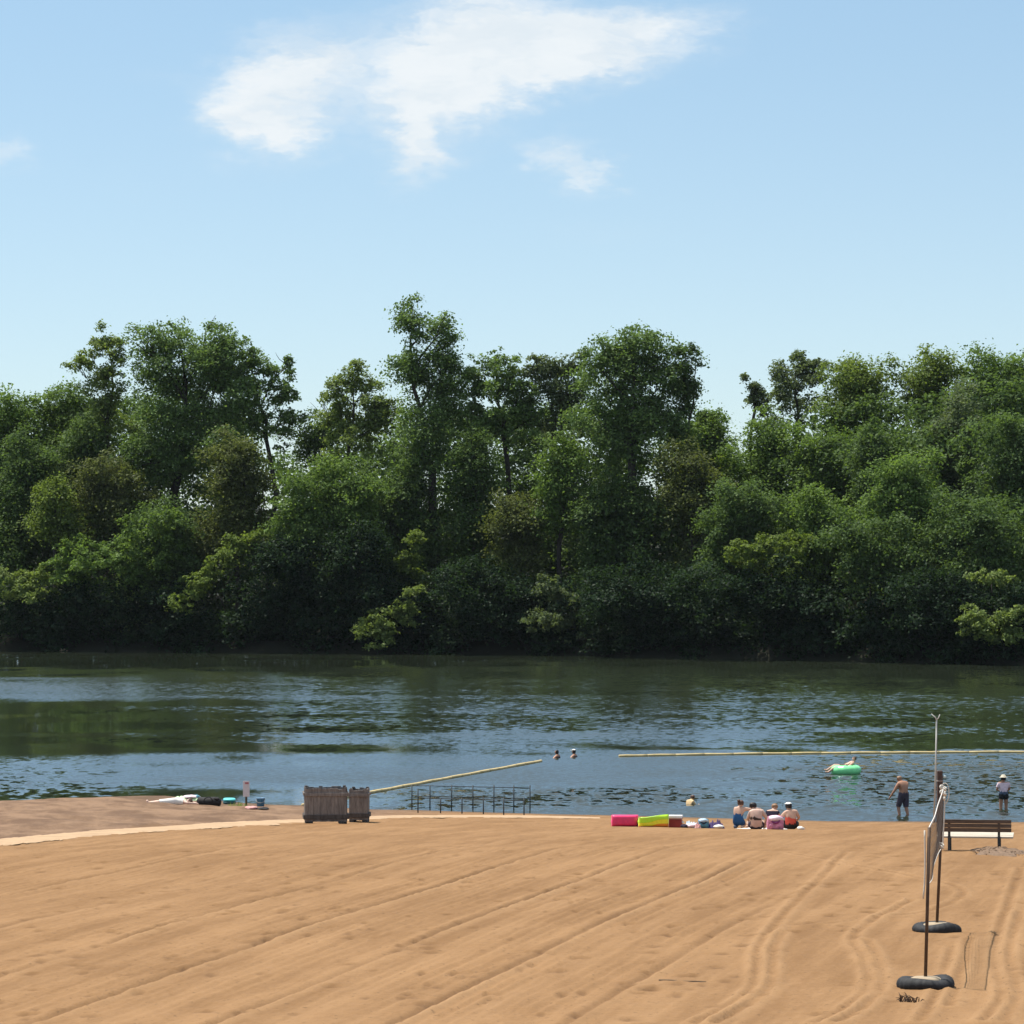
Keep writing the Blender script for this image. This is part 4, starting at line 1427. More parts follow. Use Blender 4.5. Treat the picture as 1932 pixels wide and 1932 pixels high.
def cloth_heap(px, py, w, d, h, mat, label, cat, seed, rz=0, extra=None, name='beach_towel'):
    """crumpled cloth: a thick sheet with folds"""
    c = hit(px, py)
    rr = random.Random(seed)
    ph = [rr.uniform(0, 6.28) for _ in range(8)]
    vs, fs = [], []
    nx, ny = 40, 22
    for j in range(ny + 1):
        for i in range(nx + 1):
            u, v = i / nx * 2 - 1, j / ny * 2 - 1
            e = max(0.0, 1 - abs(u) ** 4) * max(0.0, 1 - abs(v) ** 4)
            z = h * e * (0.5 + 0.28 * math.sin(7 * u + 3 * v + ph[0]) + 0.2 * math.sin(13 * u - 5 * v + ph[1]) + 0.16 * math.sin(4 * u + 11 * v + ph[2]))
            x = u * w / 2 * (1 + 0.06 * math.sin(5 * v + ph[3]))
            y = v * d / 2 * (1 + 0.12 * math.sin(4 * u + ph[4]))
            vs.append((x, y, max(z, 0.0) + 0.012))
    m = nx + 1
    for j in range(ny):
        for i in range(nx):
            fs.append((j * m + i, j * m + i + 1, (j + 1) * m + i + 1, (j + 1) * m + i))
    b = len(vs)
    edge = [i for i in range(m)] + [j * m + nx for j in range(1, ny + 1)] + [ny * m + i for i in range(nx - 1, -1, -1)] + [j * m for j in range(ny - 1, 0, -1)]
    for i in edge:
        vs.append((vs[i][0], vs[i][1], -0.02))
    for k in range(len(edge)):
        k2 = (k + 1) % len(edge)
        fs.append((edge[k], b + k, b + k2, edge[k2]))
    mb = MB()
    mb._add(vs, fs)
    sl = math.atan2(gz(c.x, c.y + 1) - gz(c.x, c.y - 1), 2)
    if extra is None:
        o = mb.build(name, mat, smooth=True)
    else:
        o = empty(name, c)
        mb.build('cloth', mat, o, True)
        extra(o)
    o.location = (c.x, c.y + d / 2 * 0.8, gz(c.x, c.y + d / 2 * 0.8))
    o.rotation_euler = (sl, 0, R(rz))
    tag(o, label, cat)
    return o


cloth_heap(185, 800.2, 1.22, 1.2, 0.15, PGREEN, 'pale green towel heaped with a white one at the left water edge', 'towel', 5,
           extra=lambda r: [MB().ball((0.20, -0.1, 0.12), (0.36, 0.45, 0.08), 22, 0.16, 2).build('white_towel', PINKL, r, True), MB().ball((0.42, 0.05, 0.10), (0.16, 0.4, 0.10), 18, 0.2, 4).build('teal_edge', TEALC, r, True)])
cloth_heap(762, 829.4, 1.50, 1.3, 0.035, WHITE, 'white beach towel spread under the four seated bathers', 'towel', 9, -2)
cloth_heap(691, 827.8, 0.46, 0.6, 0.20, LBLUE, 'pale blue and lilac towel heap right of the cooler', 'towel', 12,
           extra=lambda r: [MB().ball((0.02, -0.2, 0.06), (0.22, 0.2, 0.08), 20, 0.15, 2).build('lilac_fold', PINKL, r, True), MB().ball((-0.20, -0.26, 0.04), (0.12, 0.12, 0.07), 16, 0.2, 5).build('dark_fold', NAVY, r, True)])
cloth_heap(716.5, 828.0, 0.48, 0.5, 0.24, PURPLE, 'purple cloth bundle left of the kneeling bather', 'cloth', 15, name='cloth_bundle',
           extra=lambda r: [MB().ball((0.06, -0.2, 0.04), (0.17, 0.14, 0.06), 18, 0.12, 2).build('white_fold', WHITE, r, True)])


def beach_bag(px, py, w, d, h, mats, label, seed, name='beach_bag'):
    c = hit(px, py)
    r = empty(name, (c.x, c.y + d / 2, gz(c.x, c.y + d / 2) - 0.01), 0, label, 'bag')
    ph = seed

    def pr(z):
        return 1 - 0.35 * max(0, (z - 0.55)) ** 1.2 - 0.12 * (1 - min(1, z * 5))
    prof = [(0, 0)] + [(pr(z), z) for z in (0, .08, .2, .35, .5, .65, .8, .92)] + [(0.45, 1.0), (0, 1.02)]
    mb = MB()
    mb.lathe([(a, b * h) for a, b in prof], n=28, sx=w / 2, sy=d / 2, wob=lambda a, z: (abs(math.cos(a)) ** 3 + abs(math.sin(a)) ** 3) ** (-1 / 3) * (1 + 0.05 * math.sin(5 * a + z * 14 + ph)))
    mb.build('body', mats[0], r, True)
    MB().ball((0, -d * 0.50, h * 0.34), (w * 0.36, d * 0.14, h * 0.24), 18, 0.06, seed).build('front_pocket', mats[0], r, True)
    MB().ball((0, -d * 0.30, h * 0.80), (w * 0.44, d * 0.36, h * 0.20), 20, 0.12, seed + 1).build('flap', mats[1], r, True)
    MB().tube(catmull([(-w * .25, -d * .3, h * .78), (-w * .2, -d * .55, h * .62), (0, -d * .66, h * .52), (w * .2, -d * .55, h * .62), (w * .25, -d * .3, h * .8)], 5), w * 0.05, 8).build('strap', mats[2], r, True)
    return r


beach_bag(775.5, 830.4, 0.50, 0.34, 0.46, (PINKB, PINKL, MAGD), 'pink patterned backpack standing between the navy shirt bather and white cap bather', 3, 'backpack')
beach_bag(703.5, 827.9, 0.34, 0.3, 0.30, (TEALC, LBLUE, NAVY), 'small teal bag between the pale blue towel heap and the purple bundle', 6)
o = cloth_heap(698, 828.2, 0.18, 0.3, 0.17, ROSE, 'little rosy cloth leaning on the left side of the teal bag', 'cloth', 21, name='crumpled_cloth')


def black_bag():
    c = hit(208.5, 806.6)
    r = empty('duffel_bag', (c.x, c.y + 0.2, gz(c.x, c.y + 0.2) - 0.02), R(-6), 'black duffel bag lying on the grey sand at the left', 'bag')
    mb = MB()
    pts = [(-0.42, 0, 0.17), (-0.36, 0, 0.18), (-0.1, 0, 0.19), (0.2, 0, 0.18), (0.38, 0, 0.17), (0.44, 0, 0.16)]
    mb.tube(pts, [0.10, 0.17, 0.19, 0.185, 0.17, 0.11], 16)
    mb.v = [(x, y * 1.2 * (1 + .05 * math.sin(9 * x)), max(0.0, z) * (1 + 0.06 * math.sin(11 * x + 4 * y))) for x, y, z in mb.v]
    mb.build('body', BLACKC, r, True)
    MB().tube(catmull([(-0.15, -0.2, 0.2), (-0.1, -0.25, 0.32), (0.05, -0.22, 0.38), (0.16, -0.24, 0.3), (0.2, -0.2, 0.2)], 5), 0.018, 8).build('handle', BLACKC, r, True)
    MB().ball((0.30, -0.12, 0.30), (0.13, 0.1, 0.07), 14, 0.15, 3).build('pocket', BLACKC, r, True)


black_bag()


def float_mattress(px, py, w, h, L, mats, label, seed, wave=False):
    """inflated mattress seen end-on: ribs side by side with a raised pillow end towards us"""
    c = hit(px, py)
    r = empty('air_mattress', (c.x, c.y, gz(c.x, c.y) + 0.012), 0, label, 'air mattress', 'bright air mattresses by the cooler')
    sl = (gz(c.x, c.y + L) - gz(c.x, c.y)) / L
    nrib = len(mats)
    ny = 26
    for i, m in enumerate(mats):
        rw = w / nrib
        x = -w / 2 + rw * (i + 0.5)
        pts, rad = [], []
        for k in range(ny):
            t = k / (ny - 1)
            y = t * L
            z = 0.12 + y * sl
            f = max(0.0, 1 - t / 0.22)
            z += (h - 0.24) * (f * f * (3 - 2 * f))
            if wave:
                z += 0.03 * math.sin(3.0 * (x / w + 0.5) * 2.2 + 0.4)
            pts.append((x, y, z))
            e = min(1.0, 4 * t + 0.55, 4 * (1 - t) + 0.4)
            rad.append(rw * 0.56 * e if rw > .1 else 0.10 * e)
        mb = MB()
        mb.tube(pts, rad, 14)
        mb.build('air_rib', m, r, True)
    # upright pillow end
    mb = MB()
    n, mrows = 48, 16
    return r, (w, h, sl, L)


def pillow_front(r, w, h, mat_fn, name, wave):
    """the upright quilted pillow that faces the camera, split in coloured bands"""
    for (nm, m, lo, hi) in mat_fn:
        vs, fs = [], []
        nx, nz = 44, 18
        for side in (0, 1):
            for j in range(nz + 1):
                for i in range(nx + 1):
                    u = i / nx * 2 - 1
                    a = lo(u) if callable(lo) else lo
                    b = hi(u) if callable(hi) else hi
                    t = a + (b - a) * j / nz
                    e = (1 - abs(u) ** 8) ** 0.5 * (max(0.0, 1 - abs(2 * t - 1) ** 5)) ** 0.5
                    th = 0.14 * e * (1 + 0.018 * math.cos(u * 22) * math.cos(t * 14))
                    x = u * w / 2
                    z = t * h
                    vs.append((x, -0.02 + (-th if side == 0 else th * 0.8), z))
        m1 = nx + 1
        off = (nz + 1) * m1
        for j in range(nz):
            for i in range(nx):
                q = j * m1 + i
                fs.append((q, q + 1, q + 1 + m1, q + m1))
                fs.append((off + q, off + q + m1, off + q + 1 + m1, off + q + 1))
        for j in range(nz):
            for i in (0, nx):
                q = j * m1 + i
                fs.append((q, q + m1, off + q + m1, off + q))
        for i in range(nx):
            for j in (0, nz):
                q = j * m1 + i
                fs.append((q, off + q, off + q + 1, q + 1))
        mb = MB()
        mb._add(vs, fs)
        mb.build(nm, m, r, True)


def build_mattresses():
    r, (w, h, sl, L) = float_mattress(624.8, 826.6, 0.80, 0.34, 1.7, [PINK] * 5, 'hot pink inflated air mattress, leftmost of the bright beach things', 1)
    pillow_front(r, 0.83, 0.355, [('pillow', PINK, 0.0, 1.0)], 'pillow', False)
    r, (w, h, sl, L) = float_mattress(653.6, 827.6, 0.90, 0.34, 1.7, [LIME, YELLOW, LIME, YELLOW, ORANGE], 'lime, yellow and orange striped air mattress between the pink one and the cooler', 2, True)

    def crest(u):
        return 0.86 + 0.13 * math.sin(1.6 * u - 0.1)

    def mid(u):
        return 0.34 + 0.30 / (1 + math.exp(-5 * u))

    def lowl(u):
        return 0.10 + 0.20 / (1 + math.exp(-9 * (u - 0.05)))
    pillow_front(r, 0.93, 0.40, [('orange_band', ORANGE, 0.0, lambda u: lowl(u)), ('yellow_band', YELLOW, lambda u: lowl(u), mid), ('lime_band', LIME, mid, crest)], 'p', True)


build_mattresses()


def build_cooler():
    c = hit(675.5, 827.3)
    r = empty('cooler', (c.x, c.y + 0.17, gz(c.x, c.y + 0.17) - 0.015), R(-8), 'dark red picnic cooler with a white lid beside the air mattresses', 'cooler')
    MB().box((0, 0, 0.135), (0.42, 0.32, 0.27)).build('body', COOLR, r)
    MB().box((0, 0, 0.292), (0.44, 0.34, 0.04)).build('rim', mat_basic('cooler_rim', (0.48, 0.26, 0.20), 0.5, 0.1, 4), r)
    MB().box((0, 0, 0.352), (0.44, 0.34, 0.075)).build('lid', COOLW, r)
    for s in (-1, 1):
        MB().tube(catmull([(s * 0.212, -0.09, 0.2), (s * 0.25, -0.07, 0.16), (s * 0.25, 0.07, 0.16), (s * 0.212, 0.09, 0.2)], 4), 0.014, 8).build('handle', COOLW, r, True)


build_cooler()


# ------------------------------------------------------------------ people
ADULT = dict(pelvis=.128, spine=.112, chest=.135, neck=.056, jaw=.072, skull=.098, crown=.062, nose=.016, shL=.066, elL=.043, wrL=.030, palmL=.034, hipL=.092, kneL=.060, ankL=.042, toeL=.034)


def sit_pose(**kw):
    p = dict(pelvis=(0, 0, .13), spine=(0, .01, .30), chest=(0, .04, .47), neck=(0, .07, .61), jaw=(0, .10, .685), skull=(0, .095, .77), crown=(0, .085, .835),
             nose=(0, .205, .74), shL=(-.17, .05, .535), elL=(-.24, .17, .34), wrL=(-.17, .36, .30), shR=(.17, .05, .535), elR=(.24, .17, .34), wrR=(.17, .36, .30),
             hipL=(-.11, .03, .12), kneL=(-.17, .40, .40), ankL=(-.13, .70, .08), toeL=(-.13, .84, .045), hipR=(.11, .03, .12), kneR=(.17, .40, .40), ankR=(.13, .70, .08), toeR=(.13, .84, .045))
    p.update(kw)
    return p


def stand_pose(**kw):
    p = dict(pelvis=(0, 0, .92), spine=(0, 0, 1.10), chest=(0, .01, 1.29), neck=(0, .02, 1.44), jaw=(0, .045, 1.515), skull=(0, .03, 1.60), crown=(0, .02, 1.665),
             nose=(0, .145, 1.57), shL=(-.19, .01, 1.37), elL=(-.25, .0, 1.10), wrL=(-.25, .10, .87), shR=(.19, .01, 1.37), elR=(.25, .0, 1.10), wrR=(.25, .10, .87),
             hipL=(-.10, 0, .88), kneL=(-.11, .02, .48), ankL=(-.11, -.02, .08), toeL=(-.12, .13, .04), hipR=(.10, 0, .88), kneR=(.11, .02, .48), ankR=(.11, -.02, .08), toeR=(.12, .13, .04))
    p.update(kw)
    return p


BONES = [('pelvis', 'spine'), ('spine', 'chest'), ('chest', 'neck'), ('neck', 'jaw'), ('jaw', 'skull'), ('skull', 'crown'), ('skull', 'nose')]
for S in 'LR':
    BONES += [('chest', 'sh' + S), ('sh' + S, 'el' + S), ('el' + S, 'wr' + S), ('wr' + S, 'palm' + S), ('pelvis', 'hip' + S), ('hip' + S, 'kne' + S), ('kne' + S, 'ank' + S), ('ank' + S, 'toe' + S)]


def figure(root, pose, skin, size=1.0, hair=None, hair_long=0.0, garments=(), cap=None, bun=False, hat=None, girth=1.0, fingers=True):
    J = {k: Vector(v) * size for k, v in pose.items()}
    rad = {}
    for k in list(J) + ['palmL', 'palmR']:
        kk = k[:-1] + 'L' if k[-1] == 'R' and k not in ADULT else k
        g_ = girth if kk in ('pelvis', 'spine', 'chest', 'hipL', 'shL', 'kneL') else 1.0
        rad[k] = ADULT[kk] * size * 1.14 * g_
    for S, sg in (('L', -1), ('R', 1)):
        d = (J['wr' + S] - J['el' + S]).normalized()
        J['palm' + S] = J['wr' + S] + d * 0.075 * size
    names = list(J)
    vs = [J[n] for n in names]
    rs_ = [rad[n] for n in names]
    idx = {n: i for i, n in enumerate(names)}
    es = [(idx[a], idx[b]) for a, b in BONES]
    # five fingers on each hand, thumb off the side of the palm
    if fingers:
        for S, sg in (('L', -1), ('R', 1)):
            d = (J['palm' + S] - J['wr' + S]).normalized()
            side = d.cross(Vector((0, 0, 1)))
            if side.length < 0.2:
                side = Vector((1, 0, 0))
            side.normalize()
            nrm = side.cross(d).normalized()
            pi = idx['palm' + S]
            for k, (o, ln) in enumerate(((-.030, .068), (-.010, .078), (.011, .073), (.031, .056))):
                a = J['palm' + S] + (side * o + d * 0.032) * size
                b = a + (d * ln * 0.55 - nrm * 0.006 + side * o * 0.2) * size
                c = b + (d * ln * 0.42 - nrm * 0.020) * size
                i0 = len(vs)
                vs += [a, b, c]
                rs_ += [0.0105 * size, 0.0095 * size, 0.008 * size]
                es += [(pi, i0), (i0, i0 + 1), (i0 + 1, i0 + 2)]
            i0 = len(vs)
            w_ = J['wr' + S].lerp(J['palm' + S], 0.75)
            a = w_ + (side * -sg * 0.040 + d * 0.01) * size
            b = a + (side * -sg * 0.022 + d * 0.032) * size
            vs += [a, b]
            rs_ += [0.012 * size, 0.0095 * size]
            es += [(pi, i0), (i0, i0 + 1)]
    # ears
    fw = (J['nose'] - J['skull'])
    fw.z = 0
    fw.normalize()
    sidev = Vector((fw.y, -fw.x, 0))
    for sg in (-1, 1):
        i0 = len(vs)
        vs.append(J['skull'] + sidev * sg * 0.092 * size + Vector((0, 0, -0.01)) * size)
        rs_.append(0.018 * size)
        es.append((idx['skull'], i0))
    me = bpy.data.meshes.new('body_cage')
    me.from_pydata([tuple(v) for v in vs], es, [])
    tmp = bpy.data.objects.new('body_cage', me)
    COL.objects.link(tmp)
    sk = tmp.modifiers.new('skin', 'SKIN')
    sk.use_smooth_shade = True
    for i, q in enumerate(me.skin_vertices[0].data):
        q.radius = (rs_[i], rs_[i])
        q.use_root = (i == idx['pelvis'])
    sb = tmp.modifiers.new('sub', 'SUBSURF')
    sb.levels = 2
    sb.render_levels = 2
    dg = bpy.context.evaluated_depsgraph_get()
    bme = bpy.data.meshes.new_from_object(tmp.evaluated_get(dg))
    bme.name = 'body'
    bpy.data.objects.remove(tmp)
    bpy.data.meshes.remove(me)
    body = link_mesh('body', bme, skin, root, True)
    # which bone each face belongs to
    co = np.array([v.co[:] for v in bme.vertices])
    no = np.array([v.normal[:] for v in bme.vertices])
    fc = np.array([p.center[:] for p in bme.polygons])
    bn = [(a, b) for a, b in BONES]
    D = []
    T = []
    for a, b in bn:
        A, B = np.array(J[a]), np.array(J[b])
        d = B - A
        t = np.clip(((fc - A) @ d) / max(d @ d, 1e-9), 0, 1)
        dist = np.linalg.norm(fc - A - t[:, None] * d, axis=1) - (rad.get(a, .03) * (1 - t) + rad.get(b, .03) * t) * 0.8
        D.append(dist)
        T.append(t)
    D = np.array(D)
    near = D.argmin(0)
    tt = np.array(T)[near, np.arange(len(fc))]

    def shell(nm, pick, off, mat, parent=root, puff=None):
        keep = [i for i in range(len(fc)) if pick(bn[near[i]], tt[i], fc[i] / size, fc[i])]
        if not keep:
            return None
        used = sorted({v for i in keep for v in bme.polygons[i].vertices})
        mp = {v: k for k, v in enumerate(used)}
        V = [tuple(co[v] + no[v] * off * size + (np.array(puff(co[v] / size)) * size if puff else 0)) for v in used]
        Fc = [tuple(mp[v] for v in bme.polygons[i].vertices) for i in keep]
        m = bpy.data.meshes.new(nm)
        m.from_pydata(V, [], Fc)
        m.update()
        return link_mesh(nm, m, mat, parent, True)
    sk0, cr0 = J['skull'] / size, J['crown'] / size

    def is_head(b):
        return b in (('neck', 'jaw'), ('jaw', 'skull'), ('skull', 'crown'), ('skull', 'nose')) or b[0] == 'skull'
    if hair is not None:
        fwn = np.array(fw)

        def hp(b, t, c, cw):
            if not is_head(b):
                return False
            rel = np.array(c) - np.array(sk0)
            f = rel @ fwn
            return (rel[2] > 0.035 - 0.0 * f and f < 0.075) or (f < 0.025 and rel[2] > -0.055 - hair_long)
        hair_o = shell('hair', hp, 0.016, hair)
        if bun:
            p = J['skull'] - fw * 0.10 * size + Vector((0, 0, 0.05)) * size
            MB().ball(tuple(p), tuple(q * size for q in (0.055, 0.05, 0.05)), 14, 0.08, 3).build('bun', hair, hair_o or root, True)
    for (nm, pick, off, mat) in garments:
        shell(nm, pick, off, mat)
    if cap is not None:
        def cp(b, t, c, cw):
            return is_head(b) and (np.array(c) - np.array(sk0))[2] > 0.028
        cap_o = shell('cap', cp, 0.030, cap)
        p = J['skull'] + Vector((0, 0, 0.035)) * size
        MB().ball(tuple(p + fw * 0.12 * size), (0.075 * size, 0.075 * size, 0.012 * size), 16).build('brim', cap, cap_o or root, True)
    if hat is not None:
        p = J['skull'] + Vector((0, 0, 0.03)) * size
        MB().lathe([(0.0, 0.10), (0.06, 0.095), (0.095, 0.06), (0.108, 0.012), (0.17, -0.005), (0.172, -0.012), (0.10, 0.0)], tuple(p), 22).build('hat', hat, root, True)
    # face
    for sg in (-1, 1):
        p = J['skull'] + fw * 0.088 * size + sidev * sg * 0.032 * size + Vector((0, 0, -0.002)) * size
        MB().ball(tuple(p), 0.011 * size, 10).build('eye', EYE, root, True)
    p = J['jaw'].lerp(J['skull'], 0.15) + fw * 0.079 * size
    MB().ball(tuple(p), (0.024 * size, 0.010 * size, 0.007 * size), 10).build('mouth', LIP, root, True)
    return J, shell


def person(px=None, py=None, loc=None, rz=0, label='', group=None):
    c = hit(px, py) if loc is None else Vector(loc)
    r = empty('person', c, R(rz), label, 'person', group)
    return r


TORSO = {('pelvis', 'spine'), ('spine', 'chest'), ('chest', 'neck'), ('chest', 'shL'), ('chest', 'shR'), ('pelvis', 'hipL'), ('pelvis', 'hipR')}
HIPS = {('pelvis', 'hipL'), ('pelvis', 'hipR'), ('hipL', 'kneL'), ('hipR', 'kneR'), ('pelvis', 'spine')}


def low_torso(zmax, leg=0.35):
    def f(b, t, c, cw):
        if b in (('hipL', 'kneL'), ('hipR', 'kneR')):
            return t < leg
        return b in TORSO and c[2] < zmax
    return f


def band(z0, z1):
    return lambda b, t, c, cw: b in TORSO and z0 < c[2] < z1


# four bathers on the white towel
r = person(738.5, 828.2, rz=-12, label='brown haired person in a blue swimsuit kneeling and reaching out, leftmost on the towel')
pose = sit_pose(pelvis=(0, 0, .22), spine=(0, .02, .39), chest=(.02, .05, .57), neck=(.04, .07, .70), jaw=(.06, .10, .775), skull=(.06, .095, .855), crown=(.055, .085, .92), nose=(.12, .19, .83),
                shL=(-.14, .05, .63), elL=(-.12, .28, .56), wrL=(.10, .42, .58), shR=(.18, .07, .64), elR=(.36, .12, .62), wrR=(.56, .18, .64),
                hipL=(-.11, .02, .20), kneL=(-.12, .40, .10), ankL=(-.11, .05, .06), toeL=(-.10, -.10, .045), hipR=(.11, .02, .20), kneR=(.14, .40, .10), ankR=(.12, .05, .06), toeR=(.11, -.10, .045))
figure(r, pose, SKIN, 0.93, HAIRB, 0.02, [('swimsuit', low_torso(.46, .25), .012, BLUES), ('towel_wrap', lambda b, t, c, cw: b in (('kneL', 'ankL'), ('ankL', 'toeL')), .02, GREYJ)], bun=True)

r = person(756.5, 829.6, rz=6, label='broad backed dark haired person with a brown bikini strap sitting on the towel')
pose = sit_pose(neck=(-.06, .12, .60), jaw=(-.08, .16, .665), skull=(-.085, .165, .75), crown=(-.085, .155, .815), nose=(-.09, .28, .72), chest=(0, .06, .46),
                shL=(-.18, .07, .51), shR=(.19, .06, .53), elR=(.33, .10, .34), wrR=(.30, .22, .14), elL=(-.24, .22, .30), wrL=(-.14, .40, .25),
                kneL=(-.2, .40, .20), kneR=(.25, .38, .20), ankL=(.12, .55, .08), ankR=(-.10, .62, .08), toeL=(.25, .6, .05), toeR=(-.22, .68, .05))
figure(r, pose, SKIN2, 0.99, HAIRD, 0.03, [('strap', lambda b, t, c, cw: b in TORSO and .315 < c[2] + 0.10 * c[0] < .355, .010, BROWNST), ('bikini_bottom', low_torso(.09, .3), .012, NAVY)], girth=1.22, bun=False)

r = person(772.5, 828.4, rz=-10, label='slim person in a navy shirt with sandy hair, sitting behind the pink backpack')
pose = sit_pose(neck=(.03, .10, .60), jaw=(.05, .15, .665), skull=(.055, .15, .745), crown=(.055, .14, .81), nose=(.09, .255, .71), elR=(.23, .22, .30), wrR=(.2, .34, .16), kneR=(.2, .4, .28), kneL=(-.2, .42, .3))
figure(r, pose, SKIN, 0.93, HAIRS, 0.0, [('shirt', lambda b, t, c, cw: (b in TORSO and c[2] < .575) or b in (('shL', 'elL'),), .014, NAVY), ('shorts', lambda b, t, c, cw: b in (('hipL', 'kneL'), ('hipR', 'kneR')) and t < .7, .016, NAVY)])

r = person(790.5, 829.2, rz=4, label='person in a white cap and coral swimsuit sitting at the right end of the towel')
pose = sit_pose(neck=(-.02, .09, .60), jaw=(-.04, .13, .675), skull=(-.05, .125, .755), crown=(-.05, .115, .82), nose=(-.09, .235, .72),
                shL=(-.17, .06, .50), elL=(-.30, .12, .36), wrL=(-.42, .20, .26), shR=(.18, .05, .53), elR=(.29, .13, .36), wrR=(.2, .32, .22), kneL=(-.24, .36, .2), kneR=(.27, .34, .18), ankL=(.1, .52, .08), ankR=(-.1, .58, .08), toeL=(.22, .58, .05), toeR=(-.22, .62, .05))
figure(r, pose, SKIN, 0.97, HAIRD, 0.05, [('swimsuit', lambda b, t, c, cw: b in TORSO and .13 < c[2] + .25 * c[0] < .36, .010, CORAL), ('shorts', low_torso(.17, .55), .02, BLACKS)], cap=WHITE, girth=1.15)

# wading man, wading woman
c = onwater(903.5, 815.0)
zb = gz(c.x, c.y)
r = person(loc=(c.x, c.y, zb), rz=38, label='bare chested person in dark trunks wading along the shore with head bent down')
pose = stand_pose(chest=(0, .05, 1.27), neck=(0, .12, 1.40), jaw=(0, .22, 1.45), skull=(0, .225, 1.535), crown=(0, .22, 1.60), nose=(0, .34, 1.49), shL=(-.19, .07, 1.33), shR=(.19, .05, 1.34),
                  elL=(-.30, .16, 1.09), wrL=(-.36, .30, .88), elR=(.22, .12, 1.06), wrR=(.17, .30, .92), kneL=(-.12, .16, .50), ankL=(-.13, .06, .10), toeL=(-.14, .2, .05), kneR=(.12, .0, .48), ankR=(.13, -.12, .08), toeR=(.14, .02, .04))
figure(r, pose, SKIN3, 1.06, HAIRS, 0.0, [('trunks', lambda b, t, c, cw: (b in (('hipL', 'kneL'), ('hipR', 'kneR')) and t < 1.0) or (b in TORSO and c[2] < 1.0), .028, TRUNKS)], girth=1.1)
c = onwater(1003.5, 808.5)
zb = gz(c.x, c.y)
r = person(loc=(c.x, c.y, zb), rz=12, label='person in pale pink top, dark shorts and sun hat wading at the right edge')
pose = stand_pose(elL=(-.26, .06, 1.12), wrL=(-.16, .26, 1.10), elR=(.27, .08, 1.13), wrR=(.2, .28, 1.05))
figure(r, pose, SKIN3, 1.0, HAIRD, 0.03, [('top', lambda b, t, c, cw: (b in TORSO and 1.02 < c[2] < 1.40) or (b in (('shL', 'elL'), ('shR', 'elR')) and t < .55), .018, PINKL), ('apron', lambda b, t, c, cw: b in TORSO and .93 < c[2] <= 1.06, .02, GREYJ),
                                          ('shorts', lambda b, t, c, cw: (b in (('hipL', 'kneL'), ('hipR', 'kneR')) and t < .3) or (b in TORSO and c[2] <= .95), .024, BLACKS)], hat=STRAW)

# swimmers by the gap in the float line, and one near the shore
for (px, py, skin, hair, lab, cap, up) in ((557.6, 757.8, SKIN3, HAIRD, 'dark haired swimmer with wet shoulders at the end of the slanting float line', None, 0.0),
                                           (574.6, 757.0, SKIN3, HAIRD, 'swimmer in a pale cap in the gap of the float line', WHITE, -0.02)):
    c = onwater(px, py)
    r = person(loc=(c.x, c.y, -1.28 + up), rz=70, label=lab)
    figure(r, stand_pose(elL=(-.42, .1, 1.22), wrL=(-.55, .3, 1.22), elR=(.42, .1, 1.22), wrR=(.55, .3, 1.22)), skin, 1.0, hair, 0.06, [('swimsuit', lambda b, t, c, cw: b in TORSO and c[2] < 1.36, .01, NAVY)], cap=cap)
c = onwater(689.5, 804.3)
r = person(loc=(c.x, c.y, gz(c.x, c.y) - 0.02), rz=-50, label='fair skinned swimmer with wet brown hair sitting in the shallows left of the group')
figure(r, sit_pose(neck=(0, .10, .60), jaw=(0, .17, .66), skull=(0, .175, .745), crown=(0, .165, .81), nose=(0, .29, .71)), mat_skin('skin_golden', (0.66, 0.46, 0.24)), 0.95, HAIRB, 0.02, [('trunks', low_torso(.25, .6), .02, NAVY)])


def build_ring():
    c = onwater(846, 774)
    r = empty('swim_ring', (c.x, c.y + 0.2, 0.0), R(20), 'large bright green inflatable swim ring floating inside the float line', 'swim ring')
    MB().torus((0, 0, 0.17), 0.47, 0.235, 48, 18, lambda a, b: 1 + 0.03 * math.cos(12 * a)).build('tube', GREENV, r, True)
    MB().ball((0.30, 0.10, 0.36), (0.24, 0.40, 0.14), 22, 0.04, 2).build('backrest', mat_basic('pale_green_vinyl', (0.34, 0.78, 0.42), 0.25, 0.1, 4, coat=0.4), r, True)
    MB().ball((0, 0, 0.10), (0.34, 0.34, 0.05), 20).build('seat', GREENV, r, True)
    p = person(loc=(c.x, c.y + 0.15, 0.0), rz=100, label='person lounging in the green swim ring with legs trailing to the left')
    pose = sit_pose(pelvis=(0, .05, .28), spine=(0, -.10, .36), chest=(0, -.25, .46), neck=(0, -.36, .56), jaw=(0, -.39, .63), skull=(0, -.42, .71), crown=(0, -.44, .775), nose=(0, -.30, .70),
                    shL=(-.17, -.28, .50), elL=(-.36, -.10, .40), wrL=(-.44, .12, .30), shR=(.17, -.28, .50), elR=(.36, -.12, .42), wrR=(.44, .1, .34),
                    hipL=(-.1, .10, .30), kneL=(-.14, .50, .34), ankL=(-.15, .88, .08), toeL=(-.15, 1.0, .12), hipR=(.1, .10, .30), kneR=(.15, .48, .40), ankR=(.16, .86, .16), toeR=(.16, .98, .2))
    figure(p, pose, SKIN, 1.0, HAIRB, 0.0, [('trunks', low_torso(.40, .5), .02, mat_basic('olive_trunks', (0.10, 0.09, 0.04), 0.8, 0.2, 8))])


build_ring()


